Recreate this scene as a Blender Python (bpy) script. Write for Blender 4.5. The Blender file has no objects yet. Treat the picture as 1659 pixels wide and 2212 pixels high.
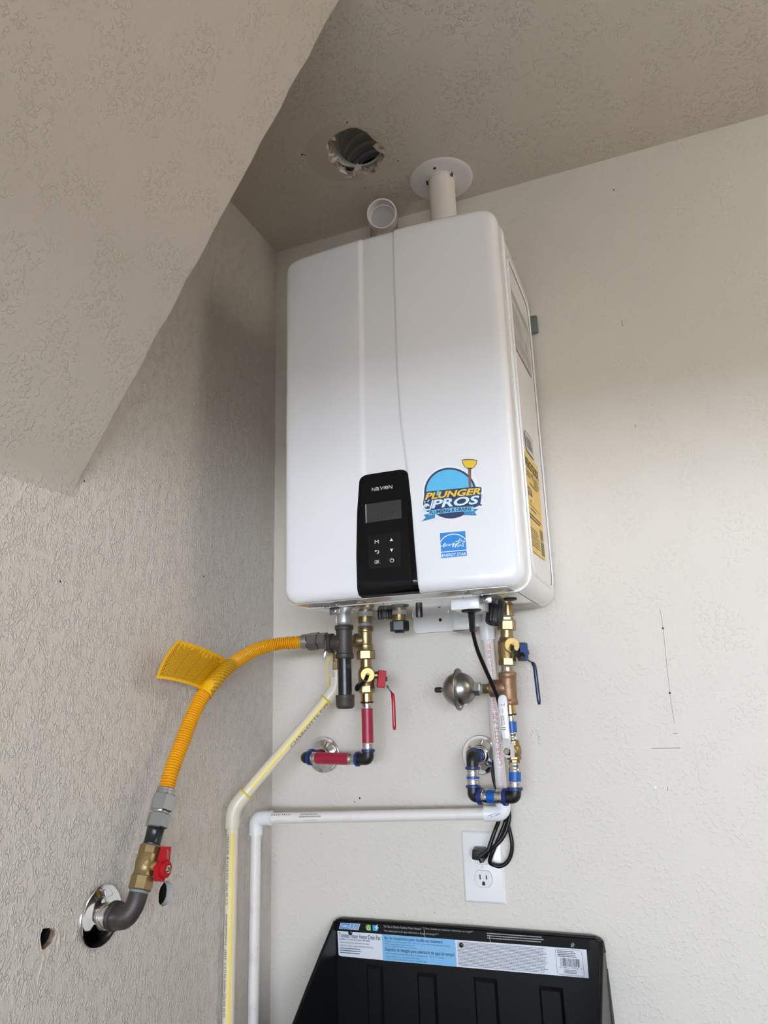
import bpy, bmesh, math, random
from mathutils import Vector, Matrix

# ------------------------------------------------------------------ camera, light, exposure
C = bpy.context.scene.collection
SC = bpy.context.scene
cam_d = bpy.data.cameras.new('camera'); cam = bpy.data.objects.new('camera', cam_d); C.objects.link(cam)
cam_d.sensor_fit = 'HORIZONTAL'; cam_d.sensor_width = 36.0; cam_d.lens = 34.099
cam_d.clip_start = 0.02; cam_d.clip_end = 200
cam.matrix_world = Matrix.Translation((0.85843, -1.4838, 1.532)) @ Matrix(((0.92905, 0.12086, 0.34965), (0.36874, -0.22606, -0.90163), (-0.029932, 0.96659, -0.25459))).to_4x4()
SC.camera = cam
vs = SC.view_settings
vs.view_transform = 'Standard'; vs.look = 'None'; vs.gamma = 1.0; vs.use_curve_mapping = False; vs.exposure = 0.15
SC.cycles.use_denoising = True
SC.cycles.max_bounces = 10; SC.cycles.diffuse_bounces = 6; SC.cycles.caustics_reflective = False; SC.cycles.caustics_refractive = False
SC.cycles.sample_clamp_indirect = 8.0

world = bpy.data.worlds.new('sky'); SC.world = world; world.use_nodes = True
wn = world.node_tree.nodes; wl = world.node_tree.links
bg = wn['Background']; tc = wn.new('ShaderNodeTexCoord'); sp = wn.new('ShaderNodeSeparateXYZ'); rp = wn.new('ShaderNodeValToRGB')
wl.new(tc.outputs['Generated'], sp.inputs[0]); wl.new(sp.outputs['Z'], rp.inputs[0]); wl.new(rp.outputs[0], bg.inputs[0])
rp.color_ramp.elements[0].position = 0.0; rp.color_ramp.elements[0].color = (0.84, 0.95, 1.10, 1)      # bright hazy horizon
rp.color_ramp.elements[1].position = 0.55; rp.color_ramp.elements[1].color = (0.022, 0.036, 0.060, 1)     # deep blue overhead
for pos, colr in [(0.050, (0.84, 0.95, 1.10, 1)), (0.085, (0.055, 0.07, 0.09, 1))]:
    el = rp.color_ramp.elements.new(pos); el.color = colr
SKY = 31.0; bg.inputs[1].default_value = SKY

def area_light(name, loc, target, sx, sy, power, color):
    l = bpy.data.lights.new(name, 'AREA'); l.shape = 'RECTANGLE'; l.size = sx; l.size_y = sy; l.energy = power; l.color = color
    o = bpy.data.objects.new(name, l); C.objects.link(o); o.location = loc
    o.rotation_euler = (Vector(target) - Vector(loc)).to_track_quat('-Z', 'Y').to_euler(); return o
# garage door opening: portal to the sky outside
po = area_light('garage_opening_portal', (1.7, -3.4, 1.06), (1.7, 0, 1.06), 2.7, 2.12, 1.0, (1, 1, 1)); po.data.cycles.is_portal = True
sun_d = bpy.data.lights.new('sun', 'SUN'); sun_d.energy = 18.0; sun_d.color = (1.0, 0.95, 0.88); sun_d.angle = 0.009
sun = bpy.data.objects.new('sun', sun_d); C.objects.link(sun); sun.location = (3, 4, 9)
sun.rotation_euler = Vector((0.25, -0.62, -0.74)).to_track_quat('-Z', 'Y').to_euler()

fill_light_d = bpy.data.lights.new('added_fill_light', 'POINT'); fill_light_d.energy = 26.0; fill_light_d.color = (1.0, 0.93, 0.80); fill_light_d.shadow_soft_size = .30
fill_light = bpy.data.objects.new('added_fill_light', fill_light_d); C.objects.link(fill_light); fill_light.location = (2.6, -.55, 2.36)   # added light with no fixture, brightens the upper right of the back wall

# ------------------------------------------------------------------ helpers
def lin(h):
    if isinstance(h, str):
        h = h.lstrip('#'); v = [int(h[i:i+2], 16)/255 for i in (0, 2, 4)]
    else: v = [q/255 for q in h]
    return tuple(q/12.92 if q <= .04045 else ((q+.055)/1.055)**2.4 for q in v) + (1,)

MATS = {}
def mat(name, col, rough=.5, metal=0., coat=0., bump=None, spec=.5, noise=None, trans=0.):
    if name in MATS: return MATS[name]
    m = bpy.data.materials.new(name); m.use_nodes = True; n = m.node_tree.nodes; l = m.node_tree.links
    b = n['Principled BSDF']; b.inputs['Base Color'].default_value = lin(col) if isinstance(col, str) else tuple(col)+(1,)
    b.inputs['Roughness'].default_value = rough; b.inputs['Metallic'].default_value = metal
    b.inputs['Coat Weight'].default_value = coat; b.inputs['Coat Roughness'].default_value = .05
    b.inputs['Specular IOR Level'].default_value = spec; b.inputs['Transmission Weight'].default_value = trans
    t = None
    if bump or noise:
        t = n.new('ShaderNodeTexCoord')
    if bump:
        sc, dist, st = bump
        nz = n.new('ShaderNodeTexNoise'); nz.inputs['Scale'].default_value = sc; nz.inputs['Detail'].default_value = 3
        l.new(t.outputs['Object'], nz.inputs['Vector']); bp = n.new('ShaderNodeBump'); bp.inputs['Distance'].default_value = dist
        bp.inputs['Strength'].default_value = st; l.new(nz.outputs['Fac'], bp.inputs['Height']); l.new(bp.outputs[0], b.inputs['Normal'])
    if noise:
        sc, c2, p0, p1 = noise
        nz = n.new('ShaderNodeTexNoise'); nz.inputs['Scale'].default_value = sc; nz.inputs['Detail'].default_value = 5
        l.new(t.outputs['Object'], nz.inputs['Vector']); r = n.new('ShaderNodeValToRGB')
        r.color_ramp.elements[0].position = p0; r.color_ramp.elements[1].position = p1
        r.color_ramp.elements[0].color = b.inputs['Base Color'].default_value
        r.color_ramp.elements[1].color = lin(c2) if isinstance(c2, str) else tuple(c2)+(1,)
        l.new(nz.outputs['Fac'], r.inputs[0]); l.new(r.outputs[0], b.inputs['Base Color'])
    MATS[name] = m; return m

def plaster(name, col, scale, dist, thr=(.50, .60), stain=None, rough=.55, stretch=(1, 1, 1), patchy=.15, fine=.25, ridge=0.):
    """painted knockdown drywall: flattened splatter plus fine orange peel"""
    m = bpy.data.materials.new(name); m.use_nodes = True; n = m.node_tree.nodes; l = m.node_tree.links
    b = n['Principled BSDF']; b.inputs['Base Color'].default_value = tuple(col)+(1,); b.inputs['Roughness'].default_value = rough
    t = n.new('ShaderNodeTexCoord'); mp = n.new('ShaderNodeMapping'); mp.inputs['Scale'].default_value = stretch
    l.new(t.outputs['Object'], mp.inputs['Vector'])
    a = n.new('ShaderNodeTexNoise'); a.inputs['Scale'].default_value = scale; a.inputs['Detail'].default_value = 2.0; a.inputs['Distortion'].default_value = .25
    l.new(mp.outputs[0], a.inputs['Vector'])
    r = n.new('ShaderNodeMapRange'); r.interpolation_type = 'SMOOTHSTEP'; r.inputs['From Min'].default_value = thr[0]; r.inputs['From Max'].default_value = thr[1]
    l.new(a.outputs['Fac'], r.inputs['Value'])
    if ridge:      # thin raised worms instead of flat plateaus
        sb = n.new('ShaderNodeMath'); sb.operation = 'SUBTRACT'; sb.inputs[1].default_value = .5; l.new(a.outputs['Fac'], sb.inputs[0])
        ab = n.new('ShaderNodeMath'); ab.operation = 'ABSOLUTE'; l.new(sb.outputs[0], ab.inputs[0]); l.new(ab.outputs[0], r.inputs['Value'])
        r.inputs['From Min'].default_value = 0.; r.inputs['From Max'].default_value = ridge; r.inputs['To Min'].default_value = 1.; r.inputs['To Max'].default_value = 0.
    a2 = n.new('ShaderNodeTexNoise'); a2.inputs['Scale'].default_value = scale*3.1; a2.inputs['Detail'].default_value = 2
    l.new(mp.outputs[0], a2.inputs['Vector'])
    w = n.new('ShaderNodeTexNoise'); w.inputs['Scale'].default_value = scale*(.42 if ridge else .13); l.new(mp.outputs[0], w.inputs['Vector'])
    wr = n.new('ShaderNodeMapRange'); wr.inputs['From Min'].default_value = .38; wr.inputs['From Max'].default_value = .58; wr.inputs['To Min'].default_value = patchy; l.new(w.outputs['Fac'], wr.inputs['Value'])
    mu = n.new('ShaderNodeMath'); mu.operation = 'MULTIPLY'; l.new(r.outputs[0], mu.inputs[0]); l.new(wr.outputs[0], mu.inputs[1])
    ad = n.new('ShaderNodeMath'); ad.operation = 'MULTIPLY_ADD'; ad.inputs[1].default_value = fine
    l.new(a2.outputs['Fac'], ad.inputs[0]); l.new(mu.outputs[0], ad.inputs[2])
    h = ad.outputs[0]
    bp = n.new('ShaderNodeBump'); bp.inputs['Distance'].default_value = dist; bp.inputs['Strength'].default_value = 1.0
    l.new(h, bp.inputs['Height']); l.new(bp.outputs[0], b.inputs['Normal'])
    if stain:
        (cx, cy, rad, sc) = stain
        s = n.new('ShaderNodeSeparateXYZ'); l.new(t.outputs['Object'], s.inputs[0])
        v = n.new('ShaderNodeVectorMath'); v.operation = 'DISTANCE'; cb = n.new('ShaderNodeCombineXYZ')
        l.new(s.outputs['X'], cb.inputs['X']); l.new(s.outputs['Y'], cb.inputs['Y']); l.new(cb.outputs[0], v.inputs[0]); v.inputs[1].default_value = (cx, cy, 0)
        g = n.new('ShaderNodeMath'); g.operation = 'LESS_THAN'; g.inputs[1].default_value = rad; l.new(v.outputs['Value'], g.inputs[0])
        mx = n.new('ShaderNodeMix'); mx.data_type = 'RGBA'; mx.inputs['A'].default_value = tuple(col)+(1,); mx.inputs['B'].default_value = tuple(sc)+(1,)
        l.new(g.outputs[0], mx.inputs['Factor']); l.new(mx.outputs['Result'], b.inputs['Base Color'])
        k = n.new('ShaderNodeMath'); k.operation = 'SUBTRACT'; k.inputs[0].default_value = 1; l.new(g.outputs[0], k.inputs[1])
        l.new(k.outputs[0], bp.inputs['Strength'])
    MATS[name] = m; return m

def V(*a): return Vector(a[0] if len(a) == 1 else a)
def frame(d):
    d = V(d).normalized(); a = V(0, 0, 1) if abs(d.z) < .9 else V(1, 0, 0)
    u = a.cross(d).normalized(); return u, d.cross(u).normalized(), d

_GL = {}
def glyphs(body, bold=0., res=3):
    k = (body, bold, res)
    if k in _GL: return _GL[k]
    cu = bpy.data.curves.new('t', 'FONT'); cu.body = body; cu.size = 1; cu.resolution_u = res; cu.offset = bold
    o = bpy.data.objects.new('t', cu); C.objects.link(o); bpy.context.view_layer.update()
    me = bpy.data.meshes.new_from_object(o.evaluated_get(bpy.context.evaluated_depsgraph_get()))
    vv = [(v.co.x, v.co.y) for v in me.vertices]; ff = [tuple(p.vertices) for p in me.polygons]
    bpy.data.objects.remove(o); bpy.data.curves.remove(cu); bpy.data.meshes.remove(me)
    _GL[k] = (vv, ff); return _GL[k]

class MB:
    def __init__(s): s.v = []; s.f = []
    def add(s, vs_, fs):
        o = len(s.v); s.v += [V(p) for p in vs_]; s.f += [tuple(i+o for i in q) for q in fs]; return s
    def lathe(s, p0, d, prof, n=28, cap=True, ph=0.):
        u, w, d = frame(d); p0 = V(p0); vs_ = []; fs = []
        for t, r in prof:
            for k in range(n):
                a = 2*math.pi*k/n+ph; vs_.append(p0+d*t+(u*math.cos(a)+w*math.sin(a))*max(r, 1e-5))
        m = len(prof)
        for i in range(m-1):
            for k in range(n): fs.append((i*n+k, i*n+(k+1) % n, (i+1)*n+(k+1) % n, (i+1)*n+k))
        if cap: fs += [tuple(range(n-1, -1, -1)), tuple(range((m-1)*n, m*n))]
        return s.add(vs_, fs)
    def cyl(s, p0, p1, r, n=28, r1=None, ch=0.):
        p0, p1 = V(p0), V(p1); L = (p1-p0).length; r1 = r if r1 is None else r1
        prof = [(0, r), (L, r1)] if not ch else [(0, r-ch), (ch, r), (L-ch, r1), (L, r1-ch)]
        return s.lathe(p0, p1-p0, prof, n)
    def hexn(s, p0, p1, r, ph=0., n=6):
        p0, p1 = V(p0), V(p1); L = (p1-p0).length; c = min(.0018, L*.2)
        return s.lathe(p0, p1-p0, [(0, r-c), (c, r), (L-c, r), (L, r-c)], n, True, ph)
    def ringp(s, p0, p1, ro, ri, n=28):
        p0, p1 = V(p0), V(p1); L = (p1-p0).length
        return s.lathe(p0, p1-p0, [(0, ri), (0, ro), (L, ro), (L, ri), (0, ri)], n, False)
    def tube(s, pts, r, n=14, cap=True, rf=None):
        pts = [V(p) for p in pts]; m = len(pts); vs_ = []; fs = []
        u = None
        for i, p in enumerate(pts):
            d = (pts[min(i+1, m-1)]-pts[max(i-1, 0)]).normalized()
            if u is None: u, w, _ = frame(d)
            else:
                u = (u-d*u.dot(d)).normalized(); w = d.cross(u)
            rr = rf(i) if rf else r
            for k in range(n):
                a = 2*math.pi*k/n; vs_.append(p+(u*math.cos(a)+w*math.sin(a))*rr)
        for i in range(m-1):
            for k in range(n): fs.append((i*n+k, i*n+(k+1) % n, (i+1)*n+(k+1) % n, (i+1)*n+k))
        if cap: fs += [tuple(range(n-1, -1, -1)), tuple(range((m-1)*n, m*n))]
        return s.add(vs_, fs)
    def box(s, c_, size, bev=.001, ax=None, seg=2):
        bm = bmesh.new(); bmesh.ops.create_cube(bm, size=1)
        for v in bm.verts: v.co = Vector((v.co.x*size[0], v.co.y*size[1], v.co.z*size[2]))
        if bev: bmesh.ops.bevel(bm, geom=list(bm.edges), offset=bev, segments=seg, profile=.5, affect='EDGES')
        bm.verts.index_update(); c_ = V(c_)
        if ax: X, Y_, Z_ = [V(a) for a in ax]
        else: X, Y_, Z_ = V(1, 0, 0), V(0, 1, 0), V(0, 0, 1)
        s.add([c_+X*v.co.x+Y_*v.co.y+Z_*v.co.z for v in bm.verts], [tuple(v.index for v in f.verts) for f in bm.faces]); bm.free(); return s
    def prism(s, poly, ext, bev=0.):
        poly = [V(p) for p in poly]; e = V(ext); n = len(poly)
        return s.add(poly+[p+e for p in poly], [tuple(range(n)), tuple(range(2*n-1, n-1, -1))]+[(i, i+n, (i+1) % n+n, (i+1) % n) for i in range(n)])
    # flat print, laid on a surface by a map (u, v) -> point
    def sheet(s, mp, x0, y0, x1, y1, nx=1, ny=1):
        vs_ = [mp(x0+(x1-x0)*i/nx, y0+(y1-y0)*j/ny) for j in range(ny+1) for i in range(nx+1)]
        return s.add(vs_, [(j*(nx+1)+i, j*(nx+1)+i+1, (j+1)*(nx+1)+i+1, (j+1)*(nx+1)+i) for j in range(ny) for i in range(nx)])
    def poly(s, mp, pts): return s.add([mp(*p) for p in pts], [tuple(range(len(pts)))])
    def stroke(s, mp, pts, w, closed=False):
        m = len(pts); L = []
        for i in range(m):
            a = pts[(i-1) % m] if (closed or i > 0) else pts[i]; b = pts[(i+1) % m] if (closed or i < m-1) else pts[i]
            dx, dy = b[0]-a[0], b[1]-a[1]; q = math.hypot(dx, dy) or 1; nx, ny = -dy/q*w/2, dx/q*w/2
            L += [mp(pts[i][0]+nx, pts[i][1]+ny), mp(pts[i][0]-nx, pts[i][1]-ny)]
        k = m if closed else m-1
        return s.add(L, [(2*i, 2*i+1, (2*i+3) % (2*m), (2*i+2) % (2*m)) for i in range(k)])
    def text(s, body, mp, x0, y0, x1, y1, bold=0., shear=0., res=3, warp=None):
        vv, ff = glyphs(body, bold, res)
        xs = [a+shear*b for a, b in vv]; ys = [b for a, b in vv]; ax, bx, ay, by = min(xs), max(xs), min(ys), max(ys)
        out = []
        for X, Y_ in zip(xs, ys):
            u = x0+(X-ax)/(bx-ax)*(x1-x0); v = y0+(Y_-ay)/(by-ay)*(y1-y0)
            if warp: u, v = warp(u, v)
            out.append(mp(u, v))
        return s.add(out, ff)
    def bars(s, mp, x0, y0, x1, y1, n, fill=.55, seed=1, ragged=.25, gap=.012, dash=.04):
        rnd = random.Random(seed); h = (y1-y0)/n
        for i in range(n):
            y = y0+h*i; x = x0; e = x1-(x1-x0)*ragged*rnd.random()
            while abs(e-x) > abs(x1-x0)*dash*.3 and (e-x)*(x1-x0) > 0:
                w = (x1-x0)*dash*(.4+rnd.random()); q = x+w
                if (e-q)*(x1-x0) < 0: q = e
                s.add([mp(x, y), mp(q, y), mp(q, y+h*fill), mp(x, y+h*fill)], [(0, 1, 2, 3)]); x = q+(x1-x0)*gap
        return s
    def build(s, name, m, parent=None, ang=35, label=None, cat=None, group=None, kind=None, smooth=True, origin=None):
        me = bpy.data.meshes.new(name); o = bpy.data.objects.new(name, me); C.objects.link(o)
        if parent is not None:
            r = parent
            while r.parent: r = r.parent
            off = V(r.location); o.parent = parent
        elif kind == 'structure': off = V(0, 0, 0)
        else:
            xs = [p.x for p in s.v]; ys = [p.y for p in s.v]; zs = [p.z for p in s.v]
            off = V((min(xs)+max(xs))/2, (min(ys)+max(ys))/2, min(zs)); o.location = off
        me.from_pydata([tuple(p-off) for p in s.v], [], s.f); me.update()
        bm = bmesh.new(); bm.from_mesh(me); bmesh.ops.recalc_face_normals(bm, faces=bm.faces); bm.to_mesh(me); bm.free()
        if smooth:
            me.polygons.foreach_set('use_smooth', [True]*len(me.polygons)); me.set_sharp_from_angle(angle=math.radians(ang))
        me.materials.append(m)
        if label: o['label'] = label
        if cat: o['category'] = cat
        if group: o['group'] = group
        if kind: o['kind'] = kind
        return o

def thing(name, label, cat, loc, group=None):
    o = bpy.data.objects.new(name, None); C.objects.link(o); o.location = loc; o.empty_display_size = .03
    o['label'] = label; o['category'] = cat
    if group: o['group'] = group
    bpy.context.view_layer.update(); return o

def lerp(a, b, t): return V(a).lerp(V(b), t)
def spline(pts, n=8):
    pts = [V(p) for p in pts]; out = []
    for i in range(len(pts)-1):
        p0 = pts[max(i-1, 0)]; p1 = pts[i]; p2 = pts[i+1]; p3 = pts[min(i+2, len(pts)-1)]
        for k in range(n):
            t = k/n; out.append(.5*((2*p1)+(p2-p0)*t+(2*p0-5*p1+4*p2-p3)*t*t+(3*p1-p0-3*p2+p3)*t**3))
    out.append(pts[-1]); return out
def resample(pts, step):
    out = [pts[0]]; acc = 0.
    for a, b in zip(pts, pts[1:]):
        L = (b-a).length; t = step-acc
        while t <= L: out.append(a.lerp(b, t/L)); t += step
        acc = (acc+L) % step if L else acc
    return out
def elbow_pts(a, c_, b, r, n=8):
    """path a -> corner c -> b with the corner rounded at radius r"""
    a, c_, b = V(a), V(c_), V(b); d1 = (a-c_).normalized(); d2 = (b-c_).normalized()
    p, q = c_+d1*r, c_+d2*r
    return [a]+[(p*(1-t)**2+c_*2*t*(1-t)+q*t*t) for t in [i/n for i in range(n+1)]]+[b]
def quadmap(c00, c10, c11, c01, w=1., h=1., off=0.):
    c00, c10, c11, c01 = V(c00), V(c10), V(c11), V(c01)
    n = (c10-c00).cross(c01-c00).normalized()*off
    def f(u, v):
        u /= w; v /= h; return c00*(1-u)*(1-v)+c10*u*(1-v)+c11*u*v+c01*(1-u)*v+n
    return f
def cylmap(p0, p1, r, front, off=.0003):
    """u runs along the axis from p0, v round the pipe; v = 0 faces the direction `front`"""
    p0, p1 = V(p0), V(p1); d = (p1-p0).normalized(); fr = V(front); fr = (fr-d*fr.dot(d)).normalized(); ri = d.cross(fr)
    def f(u, v):
        a = v/r; return p0+d*u+(fr*math.cos(a)+ri*math.sin(a))*(r+off)
    return f
def arc(cx, cy, r, a0, a1, n, ry=None):
    ry = r if ry is None else ry
    return [(cx+r*math.cos(math.radians(a0+(a1-a0)*i/n)), cy+ry*math.sin(math.radians(a0+(a1-a0)*i/n))) for i in range(n+1)]

# ------------------------------------------------------------------ materials
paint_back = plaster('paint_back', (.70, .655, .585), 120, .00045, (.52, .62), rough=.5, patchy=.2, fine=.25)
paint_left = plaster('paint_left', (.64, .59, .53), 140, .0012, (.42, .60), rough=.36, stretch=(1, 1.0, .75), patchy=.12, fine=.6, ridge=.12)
paint_soffit_shaded = plaster('paint_soffit_shaded', (.55, .495, .43), 120, .0008, (.52, .62), rough=.5, patchy=.1, fine=.2)  # wall paint darkened and browned, the soffit's shade put into the colour
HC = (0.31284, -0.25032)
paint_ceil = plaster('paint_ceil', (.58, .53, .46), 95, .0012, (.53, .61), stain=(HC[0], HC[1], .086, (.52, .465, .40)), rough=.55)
enamel = mat('white_enamel', (.83, .83, .85), .22, coat=1.0)
enamel_side = mat('white_enamel_side', (.80, .79, .78), .26, coat=.4)
bottom_m = mat('glossy_bottom', (.56, .55, .53), .07, .35, coat=1.0)
seam_m = mat('bright_seam', (.95, .95, .95), .12, coat=.5)
gloss_black = mat('gloss_black', (.003, .003, .004), .08, spec=.22)
pad_black = mat('pad_black', (.006, .0055, .006), .25, spec=.25)
lcd = mat('lcd_glass', (.032, .033, .033), .28)
lcd_ink = mat('lcd_ink', (.014, .014, .014), .4)
print_grey = mat('print_grey', (.42, .42, .42), .45)
print_lite = mat('print_light', (.75, .77, .80), .45)
black_plastic = mat('black_plastic', (.010, .010, .011), .36)
rubber = mat('black_rubber', (.006, .006, .006), .42)
black_gloss_cord = mat('cord_black', (.004, .004, .0045), .28, spec=.35)
brass = mat('brass', (.37, .275, .135), .33, .88, noise=(90, (.29, .21, .10), .35, .7))
brass_bright = mat('brass_bright', (.62, .41, .16), .22, 1.)
brass_dull = mat('brass_dull', (.36, .26, .12), .36, .85, noise=(80, (.28, .20, .10), .35, .7))
bronze = mat('bronze', (.33, .20, .125), .46, .75, bump=(420, .0006, .35), noise=(60, (.30, .17, .10), .35, .7))
gold = mat('purge_cap_gold', (.62, .42, .17), .48, .9)
iron = mat('black_iron', (.070, .060, .055), .46, .45, bump=(500, .0005, .3))
iron_gloss = mat('black_nipple', (.014, .015, .017), .26, .2, noise=(70, (.05, .055, .06), .58, .75))
zinc = mat('zinc', (.44, .45, .45), .26, .92)
zinc_dark = mat('zinc_dark', (.20, .20, .20), .25, .85)
steel = mat('brushed_steel', (.35, .335, .32), .32, 1.)
chrome = mat('chrome', (.80, .81, .82), .06, 1.)
alu = mat('cast_aluminium', (.60, .59, .57), .42, .7)
pvc = mat('white_pvc', (.80, .77, .75), .30)
pvc_worn = mat('white_pvc_worn', (.80, .76, .73), .34, noise=(28, (.70, .60, .58), .55, .75))
pvc_fit = mat('white_pvc_fitting', (.82, .83, .84), .24)
clear_pvc = mat('frosted_fitting', (.70, .73, .72), .3)
vent_m = mat('vent_pvc', (.80, .73, .68), .36)
cpvc = mat('cream_cpvc', (.78, .70, .56), .32)
cpvc_fit = mat('cream_cpvc_fitting', (.76, .69, .57), .30)
stripe_y = mat('yellow_stripe', (.86, .68, .10), .4)
glue_y = mat('yellow_glue', (.72, .58, .03), .35)
yel_hose = mat('yellow_hose', (.80, .37, .003), .30)
yel_tag = mat('yellow_tag', (.90, .48, .005), .42)
tag_olive = mat('yellow_strap', (.62, .42, .04), .45)
ink_black = mat('ink_black', (.02, .02, .022), .5)
ink_tag = mat('ink_tag', (.13, .075, .004), .5)
ink_blue = mat('ink_navy', (.03, .045, .12), .5)
ink_red = mat('ink_red', (.62, .07, .17), .5)
pex_red = mat('pex_red', (.36, .012, .045), .36)
pex_blue = mat('pex_blue', (.008, .10, .42), .34)
ring_blue = mat('ring_blue', (.012, .030, .17), .34)
silver = mat('crimp_steel', (.66, .64, .62), .2, 1.)
red_plastic = mat('red_plastic', (.46, .006, .014), .48, spec=.3)
red_vinyl = mat('red_vinyl', (.45, .008, .015), .24)
blue_plastic = mat('blue_plastic', (.010, .045, .19), .42, spec=.35)
blue_vinyl = mat('blue_vinyl', (.010, .030, .10), .24)
white_vinyl = mat('white_vinyl', (.82, .82, .82), .25)
thread_tape = mat('thread_seal', (.22, .27, .30), .6)
plate_white = mat('plate_white', (.80, .79, .79), .20, coat=.3)
slot_dark = mat('slot_dark', (.01, .01, .01), .6)
pan_black = mat('pan_black', (.0045, .0045, .005), .34, spec=.28, bump=(900, .0003, .2))
fine_grey = mat('fine_print_grey', (.16, .165, .18), .5)
label_white = mat('label_white', (.74, .76, .82), .32)
label_blue = mat('label_blue', (.22, .50, .80), .32)
label_black = mat('label_black', (.005, .005, .005), .22, spec=.3)
cavity_m = mat('dark_cavity', (.012, .010, .010), .9)
gypsum = mat('gypsum', (.74, .71, .69), .7, bump=(200, .001, .4))
torn = mat('torn_gypsum', (.60, .50, .44), .8, bump=(150, .002, .6), noise=(60, (.26, .16, .10), .45, .62))
duct_m = mat('duct_grey', (.80, .77, .70), .42)
concrete = mat('concrete', (.34, .27, .20), .7)
drive_m = mat('driveway', (.46, .44, .41), .8)
red_shell = mat('trim_dark', (.3, .28, .26), .6)

# ------------------------------------------------------------------ the setting
H = 2.7023; RX = 5.2; FY = -3.4; TOP = H+.32
def holed(name, outer, holes, m, depth=None, parent=None, **kw):
    """flat surface with cut holes; `depth` vector gives the cut edges their thickness"""
    bm = bmesh.new(); es = []
    for loop in [outer]+holes:
        vv = [bm.verts.new(p) for p in loop]
        es += [bm.edges.new((vv[i], vv[(i+1) % len(vv)])) for i in range(len(vv))]
    bmesh.ops.triangle_fill(bm, use_beauty=True, use_dissolve=False, edges=es)
    b = MB(); bm.verts.index_update(); b.add([v.co.copy() for v in bm.verts], [tuple(v.index for v in f.verts) for f in bm.faces]); bm.free()
    o = b.build(name, m, parent, smooth=False, kind=kw.get('kind'))
    return o
def slab(name, a, b, m, label):
    a, b = V(a), V(b); return MB().box((a+b)/2, b-a, 0).build(name, m, None, smooth=False, kind='structure', label=label)

wall_back = slab('wall_back', (0, 0, 0), (RX, .12, TOP), paint_back, 'cream textured plaster wall behind the water heater')
rnd = random.Random(4)

hA = [(0, -0.62089, 1.2203), (0, -0.6247, 1.2328), (-1.1102e-16, -0.62475, 1.2402), (1.1102e-16, -0.62134, 1.2456), (-1.1102e-16, -0.61055, 1.2439), (0, -0.60015, 1.2401), (-1.1102e-16, -0.59717, 1.2358), (1.1102e-16, -0.59897, 1.2293), (0, -0.6026, 1.2244), (1.1102e-16, -0.60646, 1.222), (-1.1102e-16, -0.61198, 1.2201), (0, -0.61661, 1.218)]
hB = []
cB = V((0, -0.35514, 1.2301))
for k in range(26):
    a = 2*math.pi*k/26; r = .0192+.0009*rnd.uniform(-1, 1); hB.append(cB+V(0, math.cos(a)*r, math.sin(a)*r))
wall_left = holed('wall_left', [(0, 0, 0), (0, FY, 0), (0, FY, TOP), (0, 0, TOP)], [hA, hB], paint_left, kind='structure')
wall_left['label'] = 'heavily textured plaster wall on the left'
def hole_lining(loop, d, name, m, parent, dark=True):
    n = len(loop); loop = [V(p) for p in loop]; e = V(d); b = MB()
    b.add(loop+[p+e for p in loop], [(i, (i+1) % n, (i+1) % n+n, i+n) for i in range(n)]); return b.build(name, m, parent)
def dark_box(loop, d0, d1, parent):
    """closed dark stud bay behind a cut"""
    loop = [V(p) for p in loop]; c_ = sum(loop, V(0, 0, 0))/len(loop); n = len(loop); a = [p+V(d0) for p in loop]; b_ = [c_+(p-c_)*1.5+V(d1) for p in loop]
    MB().add(a+b_, [(i, (i+1) % n, (i+1) % n+n, i+n) for i in range(n)]+[tuple(range(n, 2*n))]).build('stud_bay', cavity_m, parent, smooth=False)
hole_lining(hA, (-.010, 0, 0), 'cut_edge', torn, wall_left); dark_box(hA, (-.010, 0, 0), (-.09, 0, 0), wall_left)
hole_lining(hB, (-.0125, 0, 0), 'cut_edge', gypsum, wall_left); dark_box(hB, (-.0125, 0, 0), (-.09, 0, 0), wall_left)
# raised plaster ridges beside the torn hole
for k, (pts) in enumerate([[(0, -0.59462, 1.2433), (1.1102e-16, -0.59175, 1.2326), (0, -0.59003, 1.2245), (0, -0.59085, 1.2165), (0, -0.59142, 1.2062)], [(0, -0.6189, 1.2169), (0, -0.61625, 1.2077), (0, -0.61857, 1.1999), (0, -0.62088, 1.1922), (0, -0.62297, 1.1828), (0, -0.62348, 1.1735)],
                           [(-1.1102e-16, -0.59903, 1.2374), (-1.1102e-16, -0.59664, 1.231), (-1.1102e-16, -0.59923, 1.2241), (1.1102e-16, -0.60306, 1.2211)], [(0, -0.60959, 1.2206), (1.1102e-16, -0.60652, 1.2151), (1.1102e-16, -0.60671, 1.2095)]]):
    pp = spline(pts, 5); n = len(pp)
    MB().tube(pp, .0016, 8, rf=lambda i: .0004+.0012*math.sin(math.pi*i/(n-1))).build('plaster_ridge', paint_soffit_shaded, wall_left)
for (y, z, r) in [(-0.6427, 1.7266, 0.0016), (-0.27708, 1.7885, 0.0018), (-0.61029, 1.8956, 0.0017)]:
    MB().lathe((.0002, y, z), (1, 0, 0), [(0, r), (.0004, r*.8)], 10).build('nail_hole', slot_dark, wall_left)

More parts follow.
